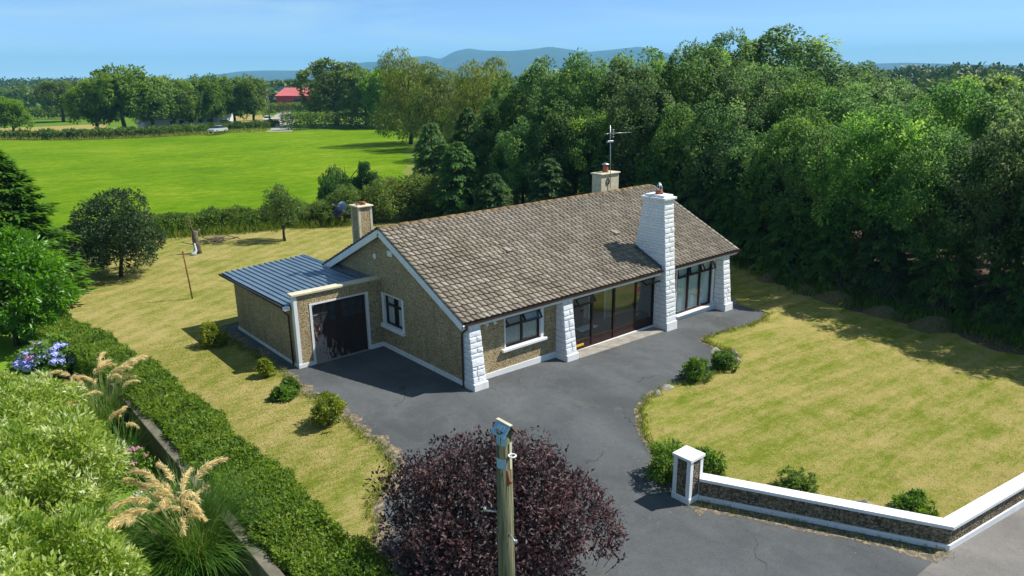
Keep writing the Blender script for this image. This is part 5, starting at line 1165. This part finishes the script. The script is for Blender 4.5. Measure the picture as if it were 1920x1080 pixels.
def tussock(loc, label, seed, nb, npl, s=1, bl=1.2, hmin=.8):
    rng = np.random.default_rng(seed); root = empty('plumed_grass', loc, label, 'grass clump', 'plumed grasses by the block wall'); q = [[]]
    for i in range(nb):
        a = rng.uniform(0, 6.28); e = rng.uniform(.25, 1.2); blade_strip(q, (rng.normal(0, .16), rng.normal(0, .16), 0), (math.cos(a) * (1.3 - e * .8), math.sin(a) * (1.3 - e * .8), 1.1), rng.uniform(.9, 1.7) * bl, rng.uniform(.12, .55), rng.uniform(.006, .012))
    link('blades', strips_mesh('tussock_blades', M['pampas'], q[0], np.clip(rng.normal(.5, .18, len(q[0])), 0, 1)), root)
    for i in range(npl):
        a = rng.uniform(0, 6.28); hd_, stm = PLM[i % 4]; o = link('plume', hd_, root); sc = rng.uniform(hmin, 1.2) * s
        o.location = (rng.normal(0, .15), rng.normal(0, .15), 0); o.rotation_euler = (rng.normal(0, .10), rng.normal(.0, .10), a); o.scale = (sc, sc, sc)
        o2 = link('stalk', stm, o)
tussock((-10.45, -4.2, 0), 'large green grass clump with cream plumes beside the block wall', 91, 2000, 22, 1.15, 1.6)
tussock((-10.35, 4.4, 0), 'farther grass clump with tan plumes beside the hedge', 92, 700, 20, 1.1, 1.4)
tussock((-10.5, 1.9, 0), 'thin plumed grass between the two larger clumps', 93, 160, 5, .8)
# white and pink flowers by the wall
def flower_bush(loc, label, mat, seed, nfl, r, h):
    rng = np.random.default_rng(seed); root = empty('flower_bush', loc, label, 'flower bush'); lbz = lobes_round(seed, h, r * 2, .02, 7, .5)
    link('foliage', crown_mesh('flower_bush_leaves', M['boxshrub'], seed, lbz, 70, 22, .2, .09, .05, .1), root); fm = floret_ball('blossom', mat, .055, seed, 26)
    for i in range(nfl):
        a = rng.uniform(0, 6.28); rr = r * math.sqrt(rng.random()); o = link('blossom', fm, root); o.location = (rr * math.cos(a), rr * math.sin(a), h * (1.02 - .3 * (rr / r) ** 2)); s = rng.uniform(.7, 1.4); o.scale = (s, s, s)
flower_bush((-10.75, -1.9, 0), 'white flowering bush between the pale shrubs and the plumes', M['rosewhite'], 301, 20, .6, .95)
flower_bush((-10.55, .7, 0), 'pink flowering bush against the block wall', M['rosepink'], 302, 14, .55, 1.0)

# ------------------------------------------------------------------ pole with number plates
pl = empty('wooden_pole', (-7.72, -11.62, 0), 'weathered wooden pole with a small roof cap and blue number plates', 'pole')
PX, PY, PT = -7.72, -11.62, 5.36
q = MB(); q.tube([(PX, PY, -.3), (PX, PY, 2.5), (PX - .01, PY, PT)], [.15, .135, .115], 20); q.build('shaft', M['pole'], pl)
# local frame facing the camera side
fx = Vector((CAM[0] - PX, CAM[1] - PY, 0)).normalized(); lf_ = Vector((-fx.y, fx.x, 0))      # lf_ points to the right of the pole as seen from outside
sd_ = (fx * .62 - lf_ * .78).normalized()      # ridge runs across this
rg_ = Vector((-sd_.y, sd_.x, 0))
rl = .155; C0 = Vector((PX, PY, PT + .10))
for s_, mt in ((1, 'tagblue'), (-1, 'rust')):
    d = (sd_ * s_ * .62 + Vector((0, 0, -.78))).normalized(); n_ = d.cross(rg_).normalized()
    if n_.z < 0: n_ = -n_
    fr = (tuple(C0), tuple(rg_), tuple(d), tuple(n_)); q = MB(); q.fbox(fr, -rl, rl, .0 if s_ > 0 else .004, .215, -.004, .004); capo = q.build('cap_plate', M[mt], pl)
    if s_ > 0:
        seg7 = {'1': ['r'], '0': ['t', 'b', 'l', 'r'], '7': ['t', 'r']}
        q = MB()
        for k, chh in enumerate('107'):
            u0_ = -.085 + k * .06; v0_, hh, ww, st = .05, .075, .036, .009
            for sgm in {'1': 'c', '0': 'tblr', '7': 'tr'}[chh]:
                bx = {'t': (0, ww, 0, st), 'b': (0, ww, hh - st, hh), 'l': (0, st, st, hh - st), 'r': (ww - st, ww, st, hh - st), 'c': (ww / 2 - st / 2, ww / 2 + st / 2, 0, hh)}[sgm]
                q.fbox(fr, u0_ + bx[0], u0_ + bx[1], v0_ + bx[2], v0_ + bx[3], .0042, .006)
        q.build('number', M['white'], capo)
q = MB(); q.fbox((tuple(C0 + Vector((0, 0, .006))), tuple(rg_), tuple(sd_), (0, 0, 1)), -rl - .01, rl + .01, -.03, .03, -.002, .012); q.build('cap_ridge', M['cream'], pl, .003)
q = MB(); q.prism([tuple(C0 + rg_ * .10 + sd_ * a + Vector((0, 0, h_))) for a, h_ in ((-.10, -.16), (.10, -.16), (0, -.02))], tuple(-rg_ * .2)); q.build('cap_block', M['pole'], pl)
def plate(name, ang0, ang1, z0, z1, mat, r=.121):
    q = MB(); n = 8; vs = []
    base = math.atan2(fx.y, fx.x)
    for rr_ in (r, r + .004):
        for z in (z0, z1):
            for i in range(n + 1):
                a = base + ang0 + (ang1 - ang0) * i / n; vs.append((PX + rr_ * math.cos(a), PY + rr_ * math.sin(a), z))
    m = n + 1; q.add(vs, [(i, i + 1, m + i + 1, m + i) for i in range(n)] + [(2 * m + i, 2 * m + i + 1, 3 * m + i + 1, 3 * m + i) for i in range(n)] + [(i, i + 1, 2 * m + i + 1, 2 * m + i) for i in range(n)] + [(m + i, m + i + 1, 3 * m + i + 1, 3 * m + i) for i in range(n)]); return q.build(name, mat, pl)
plate('number_plate', -1.25, -.55, PT - .22, PT - .07, M['tagblue']); plate('number_plate', -.42, .25, PT - .22, PT - .07, M['tagblue'])
pp = plate('number_plate', -1.25, .10, PT - .60, PT - .44, M['tagblue'], .124)
plate('pale_plate', .62, 1.0, PT - .62, PT - .18, M['cream'], .122)
rt3 = lambda a, r, z: (PX + r * math.cos(math.atan2(fx.y, fx.x) + a), PY + r * math.sin(math.atan2(fx.y, fx.x) + a), z)
q = MB(); c0 = Vector(rt3(.62, .19, PT - .36)); q.tube([tuple(c0 + Vector((.055 * math.cos(t * .449), .055 * math.sin(t * .449), 0))) for t in range(15)], .012, 6); q.build('eye_bolt', M['white'], pl)
q = MB(); q.tube([rt3(.5, .11, PT - .78), rt3(.5, .17, PT - .82)], [.035, .03], 8); q.tube([rt3(.35, .135, PT - .62), rt3(.35, .14, PT - .86)], .02, 6); q.build('bracket', M['rust'], pl)
for a, z in ((.45, PT - 1.72), (-1.9, PT - 1.42)):
    q = MB(); q.tube([rt3(a, .10, z), rt3(a, .34, z - .02)], .014, 6); q.tube([rt3(a, .335, z - .03), rt3(a, .345, z + .03)], .022, 6); q.build('climbing_step', M['steel'], pl)

# ------------------------------------------------------------------ garden bits
ip = empty('iron_post', (-3.65, 17.4, 0), 'thin rusty iron post standing on the back lawn', 'post')
q = MB(); q.tube([(-3.65, 17.4, -.1), (-3.72, 17.4, 1.2), (-3.80, 17.4, 2.42)], .035, 8); q.build('rod', M['rust'], ip)
q = MB(); q.tube([(-3.80, 17.4, 2.42), (-3.80, 17.4, 2.46)], [.05, .04], 8); q.build('rod_top', M['rust'], ip)
sp_ = empty('tree_stump', (-.15, 27.4, 0), 'grey dead tree stump beside a pale hanging cloth', 'stump')
q = MB(); q.tube([(-.15, 27.4, -.1), (-.13, 27.4, .5), (-.2, 27.42, 1.0), (-.12, 27.4, 1.45)], [.28, .2, .19, .14], 9); q.tube([(-.2, 27.4, 1.1), (-.35, 27.35, 1.7), (-.4, 27.3, 2.2)], [.09, .05, .02], 6); q.build('trunk', M['twig'], sp_)
q = MB(); q.tube([(-.1, 27.4, 1.2), (.15, 27.4, 1.55)], [.08, .05], 6); q.build('branch_stub', M['twig'], sp_)
cl_ = MB(); vs = []
for i in range(7):
    z = .75 - i * .115; wd = .035 + .012 * i + (.07 if i > 4 else 0)
    for s_ in (-1, 0, 1): vs.append((-.36 + s_ * wd - .03 * i * (i > 4), 27.1 - .03 * i + .04 * abs(s_), z))
cl_.add(vs, [(i * 3 + j, i * 3 + j + 1, (i + 1) * 3 + j + 1, (i + 1) * 3 + j) for i in range(6) for j in range(2)], True)
o = cl_.build('hanging_cloth', M['cloth']); tag(o, 'pale blue white cloth hanging beside the dead stump', 'cloth')
md = o.modifiers.new('thick', 'SOLIDIFY'); md.thickness = .02
q = MB(); rr5 = np.random.default_rng(55)
bp = empty('branch_pile', (1.7, 30.0, 0), 'heap of cut dry branches near the hedge bank', 'branch pile')
for i in range(40):
    a = rr5.uniform(0, 6.28); p0 = np.array((1.7 + rr5.normal(0, .5), 30 + rr5.normal(0, .35), rr5.uniform(.02, .35))); d = np.array((math.cos(a), math.sin(a), rr5.normal(0, .15))) * rr5.uniform(.3, .8); q.tube([p0 - d, p0 + rr5.normal(0, .05, 3), p0 + d], [.03, .025, .012], 5)
q.build('branches', M['twig'], bp)
def mound(name, loc, rx, ry, h, mat, label, seed, cat, rzv=0, group=None):
    rng = np.random.default_rng(seed); n, m = 18, 7; ph = rng.uniform(0, 6.28, 6); vs = []
    for j in range(m + 1):
        t = j / m
        for i in range(n):
            a = 2 * math.pi * i / n; w_ = 1 + .14 * math.sin(2 * a + ph[0]) + .09 * math.sin(3 * a + ph[1] + t) + .05 * math.sin(7 * a + ph[2]); vs.append((rx * w_ * (1 - t) ** .75 * math.cos(a), ry * w_ * (1 - t) ** .75 * math.sin(a), h * (t ** .8) * (1 + .1 * math.sin(5 * a + ph[3] + 4 * t)) - .03 * (1 - t)))
    q = MB(); q.add(vs, [(j * n + i, j * n + (i + 1) % n, (j + 1) * n + (i + 1) % n, (j + 1) * n + i) for j in range(m) for i in range(n)], True)
    o = link(name, q.mesh(name, mat)); o.location = loc; o.rotation_euler.z = rzv; tag(o, label, cat, group); return o
for i, (x, y, rx, h, lab) in enumerate(((21.2, .9, .9, .45, 'brownish heap of clippings nearest the bungalow under the belt'), (20.3, -1.6, .8, .4, 'second heap of clippings under the belt'), (19.9, -3.4, 1.1, .5, 'broad grey heap of clippings in the middle of the belt edge'), (19.5, -5.8, .9, .42, 'low heap of clippings right of the broad one'), (19.3, -8.0, 1.1, .5, 'heap of clippings under the right end of the belt'))):
    mound('clippings_heap', (x, y, gz(x) + .05), rx, rx * .75, h, M['hay'], lab, 700 + i, 'heap', i * .7, 'heaps of clippings')
mound('soil_mound', (-7.0, 26.9, .03), .9, .7, .45, M['hay'], 'small brown mound left of the dark bush', 720, 'mound')
for i, (x, y, r, lab) in enumerate(((9.7, -3.55, .26, 'flat kerb stone at the point of the lawn'), (10.0, -4.25, .3, 'rounded kerb stone behind the smaller shrub'), (9.4, -4.75, .24, 'kerb stone at the lawn corner bend'), (5.2, -4.72, .34, 'long pale kerb stone left of the dense shrub'), (4.6, -4.8, .26, 'weathered kerb stone at the curve of the drive'), (3.05, -12.6, .3, 'pale rock behind the wall coping'))):
    mound('kerb_stone', (x, y, gz(x) + .03), r, r * .6, .16, M['rock'], lab, 740 + i, 'stone', i)
wt = empty('covered_pallet', (15.75, .35, gz(15.7)), 'grey plastic sheet over stacked boards beside the far pillar', 'sheet')
q = MB(); q.hexa([(15.35, -.15, -.36), (16.3, -.35, -.36), (16.5, .55, -.36), (15.4, .6, -.36)], [(15.4, -.08, -.16), (16.2, -.25, -.22), (16.4, .5, -.14), (15.42, .55, -.12)]); q.build('sheet_cover', M['steel'], wt, .03)
# undergrowth and dead twigs at the foot of the belt
rng = np.random.default_rng(88); q = MB()
for i in range(230):
    y = rng.uniform(-14, 5); x = np.interp(y, [-14, -8, -2, 1.5, 5.5], [20.3, 20.3, 20.9, 22.4, 24.2]) + abs(rng.normal(0, .9)); z0 = -.3; h_ = rng.uniform(.4, 2.4); a = rng.uniform(0, 6.28)
    p0 = np.array((x, y, z0)); p1 = p0 + np.array((math.cos(a) * .5 * h_ - .25 * h_, math.sin(a) * .5 * h_, h_ * rng.uniform(.4, 1))); q.tube([p0, (p0 + p1) / 2 + rng.normal(0, .12, 3), p1], [.022, .015, .005], 4, False)
o = q.build('undergrowth', M['twig']); tag(o, 'tangle of bare dead twigs under the tree belt', kind='stuff')
blades('undergrowth', [(np.interp(y, [-14, -8, -2, 1.5, 5.5], [20.2, 20.1, 20.7, 22.2, 24]) + rng.normal(.3, .6), y, -.3) for y in rng.uniform(-15, 6, 900)], 'rough shaded grass and nettles under the tree belt', 89, .45, .06, 10, 'boxshrub', .25, .3)

# ------------------------------------------------------------------ across the field: bungalow, sheds, cars, fence
def far_house(loc, rz, w_, d_, h, rh_, label, wm, rmat, cat, wins=True, door=None):
    r = empty('farmhouse' if wins else 'farm_shed', loc, label, cat, None, rz); O = ORG[r.name]; ORG[r.name] = Vector((0, 0, 0))
    q = MB(); q.box((-w_ / 2, -d_ / 2, -.3), (w_ / 2, d_ / 2, h)); q.prism([(-w_ / 2, -d_ / 2, h), (-w_ / 2, d_ / 2, h), (-w_ / 2, 0, h + rh_)], (w_, 0, 0)); q.build('wall', wm, r)
    for s_ in (-1, 1):
        a = math.atan2(rh_, d_ / 2); L_ = math.hypot(rh_, d_ / 2) + .3; fr = ((0, 0, h + rh_ + .06), (1, 0, 0), (0, s_ * math.cos(a), -math.sin(a)), (0, s_ * math.sin(a), math.cos(a))); q = MB(); q.fbox(fr, -w_ / 2 - .25, w_ / 2 + .25, 0, L_, -.05, .05); q.build('roof_slope', rmat, r)
    if wins:
        for x in np.linspace(-w_ / 2 + 1.6, w_ / 2 - 1.6, 5):
            q = MB(); q.box((x - .6, -d_ / 2 - .03, .9), (x + .6, -d_ / 2 - .005, 2.0)); wn = q.build('window', M['white'], r); q = MB(); q.box((x - .52, -d_ / 2 - .05, .98), (x + .52, -d_ / 2 - .032, 1.92)); q.build('pane', M['cardark'], wn)
        q = MB(); q.box((w_ * .2, -.3, h + rh_ * .6), (w_ * .2 + .8, .3, h + rh_ + .8)); q.build('chimney', wm, r)
    if door is not None: q = MB(); q.box((-2, -d_ / 2 - .05, -.1), (2, -d_ / 2 - .005, h * .8)); q.build('door', door, r)
    return r
yaw = .35
far_house((40.2, 160, -.1), .1, 11.5, 6.5, 3.1, 1.7, 'white bungalow half hidden behind the field trees', M['render_white'], M['slate'], 'house')
far_house((48.2, 163.5, -.1), -1.1, 6.5, 5.5, 3.6, 2.0, 'tall white gabled wing right of the far bungalow', M['render_white'], M['slate'], 'house')
far_house((33.2, 158.5, -.1), .1, 5.6, 4.5, 2.3, 1.3, 'pale outbuilding left of the far bungalow', M['render_white'], M['slate'], 'outbuilding', False)
far_house((108.5, 240, -.3), -.95, 18, 14, 4.8, 2.6, 'red metal farm shed beyond the lane', M['redshed'], M['redroof'], 'shed', False, M['greenshed'])
far_house((104.5, 268, -.3), -.75, 18, 12, 5.4, 2.2, 'dark green farm shed behind the red shed', M['greenshed'], M['greenshed'], 'shed', False)
far_house((97.5, 262, -.3), -.8, 8, 8, 6.6, 1.0, 'pale roofed shed left of the dark green one', M['render_white'], M['slate'], 'shed', False)
def car(loc, rz, label, paint):
    r = empty('parked_car', loc, label, 'car', 'cars parked across the field', rz); ORG[r.name] = Vector((0, 0, 0))
    prof = [(-2.1, .35), (-2.15, .62), (-2.0, .86), (-1.05, .95), (1.2, .95), (2.0, .92), (2.12, .7), (2.1, .35)]
    q = MB(); q.prism([(x, -.82, z) for x, z in prof], (0, 1.64, 0)); q.build('body', paint, r, .05)
    cab = [(-1.0, .94), (-.35, 1.42), (.85, 1.42), (1.65, .94)]; q = MB(); n = 4
    q.hexa([(-1.0, -.78, .94), (1.65, -.78, .94), (1.65, .78, .94), (-1.0, .78, .94)], [(-.35, -.62, 1.40), (.85, -.62, 1.40), (.85, .62, 1.40), (-.35, .62, 1.40)]); q.build('windows', M['cardark'], r)
    q = MB(); q.box((-.36, -.63, 1.401), (.87, .63, 1.45)); q.build('roof', paint, r, .02)
    for x in (-1.3, 1.3):
        for s_ in (-1, 1):
            q = MB(); q.tube([(x, s_ * .68, .31), (x, s_ * .86, .31)], .31, 14); wl = q.build('wheel', M['tyre'], r); q = MB(); q.tube([(x, s_ * .861, .31), (x, s_ * .87, .31)], .18, 10); q.build('rim', M['steel'], wl)
    for s_ in (-1, 1):
        q = MB(); q.box((-2.16, s_ * .45 - .15, .62), (-2.02, s_ * .45 + .15, .74)); q.build('headlight', M['steel'], r)
car((39.0, 135.6, 0), .55, 'silver car parked on the field edge', M['carsilver'])
car((61.5, 164.5, 0), 1.0, 'white car parked beside the lane', M['carwhite'])
car((47.0, 154.5, 0), .3, 'dark car parked beside the white bungalow', M['cardark'])
pf = empty('rail_fence', (50, 150, 0), 'wooden post and rail fence by the lane', 'fence')
for i in range(9):
    x, y = 45.5 + i * 1.7, 152.5 - i * .25 + (i * .55 if i > 4 else 0) * 0; q = MB(); q.box((x - .07, y - .07, -.1), (x + .07, y + .07, 1.35)); q.build('post', M['twig'], pf)
for z in (.45, .85, 1.22): q = MB(); q.hexa([(45.4, 152.40, z), (59.3, 150.37, z), (59.3, 150.42, z), (45.4, 152.46, z)], [(45.4, 152.40, z + .1), (59.3, 150.37, z + .1), (59.3, 150.42, z + .1), (45.4, 152.46, z + .1)]); q.build('rail', M['twig'], pf)
up = empty('utility_pole', (56.8, 152, 0), 'thin utility pole beside the farm lane', 'utility pole'); q = MB(); q.tube([(56.8, 152, 0), (56.8, 152, 7.2)], [.16, .11], 8); q.build('shaft', M['twig'], up); q = MB(); q.box((56.1, 151.9, 6.8), (57.5, 152.1, 6.95)); q.build('crossarm', M['twig'], up)
# grey house glimpsed through the trees on the right
far_house((52, -2, -.35), -.5, 12, 8, 3.2, 2.2, 'grey house glimpsed through gaps in the belt', M['render_white'], M['slate'], 'house')

# ------------------------------------------------------------------ far woods (reads as one mass)
def wood(name, label, spots, seed, leaves, Ls):
    rng = np.random.default_rng(seed); Ps = []; As = []; Ns = []; Ts = []
    for (x, y, z0, r, h) in spots:
        d = rdir(rng, leaves); d[:, 2] = np.abs(d[:, 2]) * 1.1 - .35; P = np.array((x, y, z0 + h * .55)) + d * np.array((r, r, h * .5)) * rng.uniform(.75, 1.05, (leaves, 1)); P[:, 2] = np.maximum(P[:, 2], z0)
        Ps.append(P); As.append(rdir(rng, leaves) + np.array((0, 0, -.3))); Ns.append(d + rng.normal(0, .35, (leaves, 3)) + np.array((0, 0, .4))); Ts.append(np.clip(.45 + rng.normal(0, .15) + rng.normal(0, .08, leaves), 0, 1))
    P = np.concatenate(Ps); n = len(P); o = link(name, leaf_mesh(name, M['farwood'], P, np.concatenate(As), np.concatenate(Ns), Ls * rng.uniform(.6, 1.3, n), Ls * .6, np.concatenate(Ts))); tag(o, label, kind='stuff'); return o
rw = np.random.default_rng(66)
def spots_az(a0, a1, r0, r1, n, h, rad=6, rise=0):
    out = []
    for i in range(n):
        a = math.radians(rw.uniform(a0, a1)); r = rw.uniform(r0, r1); hh = h * rw.uniform(.75, 1.15); out.append((CAM[0] + r * math.sin(a), CAM[1] + r * math.cos(a), -.4 + rise, rad * rw.uniform(.8, 1.3), hh))
    return out
wood('far_wood', 'wooded skyline beyond the belt on the right', spots_az(56, 82, 380, 520, 260, 12.5, 7.5) + spots_az(60, 82, 150, 330, 60, 8.5, 5), 900, 110, 2.1)
wood('far_wood', 'hazy wooded plain under the mountains', spots_az(-8, 58, 420, 700, 330, 9.0, 8) + spots_az(-8, 60, 800, 1300, 260, 10, 14), 901, 80, 3.0)
wood('far_wood', 'distant wooded rise at the far left', spots_az(-8, 16, 900, 1300, 160, 15, 15, 0) + spots_az(-8, 22, 330, 420, 60, 7.5, 6), 902, 90, 3.0)
wood('far_wood', 'trees around the farm sheds', spots_az(17, 30, 300, 420, 70, 9.5, 6.5), 903, 110, 2.1)

# ------------------------------------------------------------------ haze
hz = MB(); hz.box((-6100, -3100, -30), (9100, 9100, 260)); 
t = NT('haze'); vol = t.n('ShaderNodeVolumePrincipled', Density=.00017, Anisotropy=0.0); t.set(vol, 'Color', (.26, .68, 1.0)); t.done(None, vol)
o = hz.build('haze', t.m); tag(o, 'thin blue summer haze', kind='stuff')
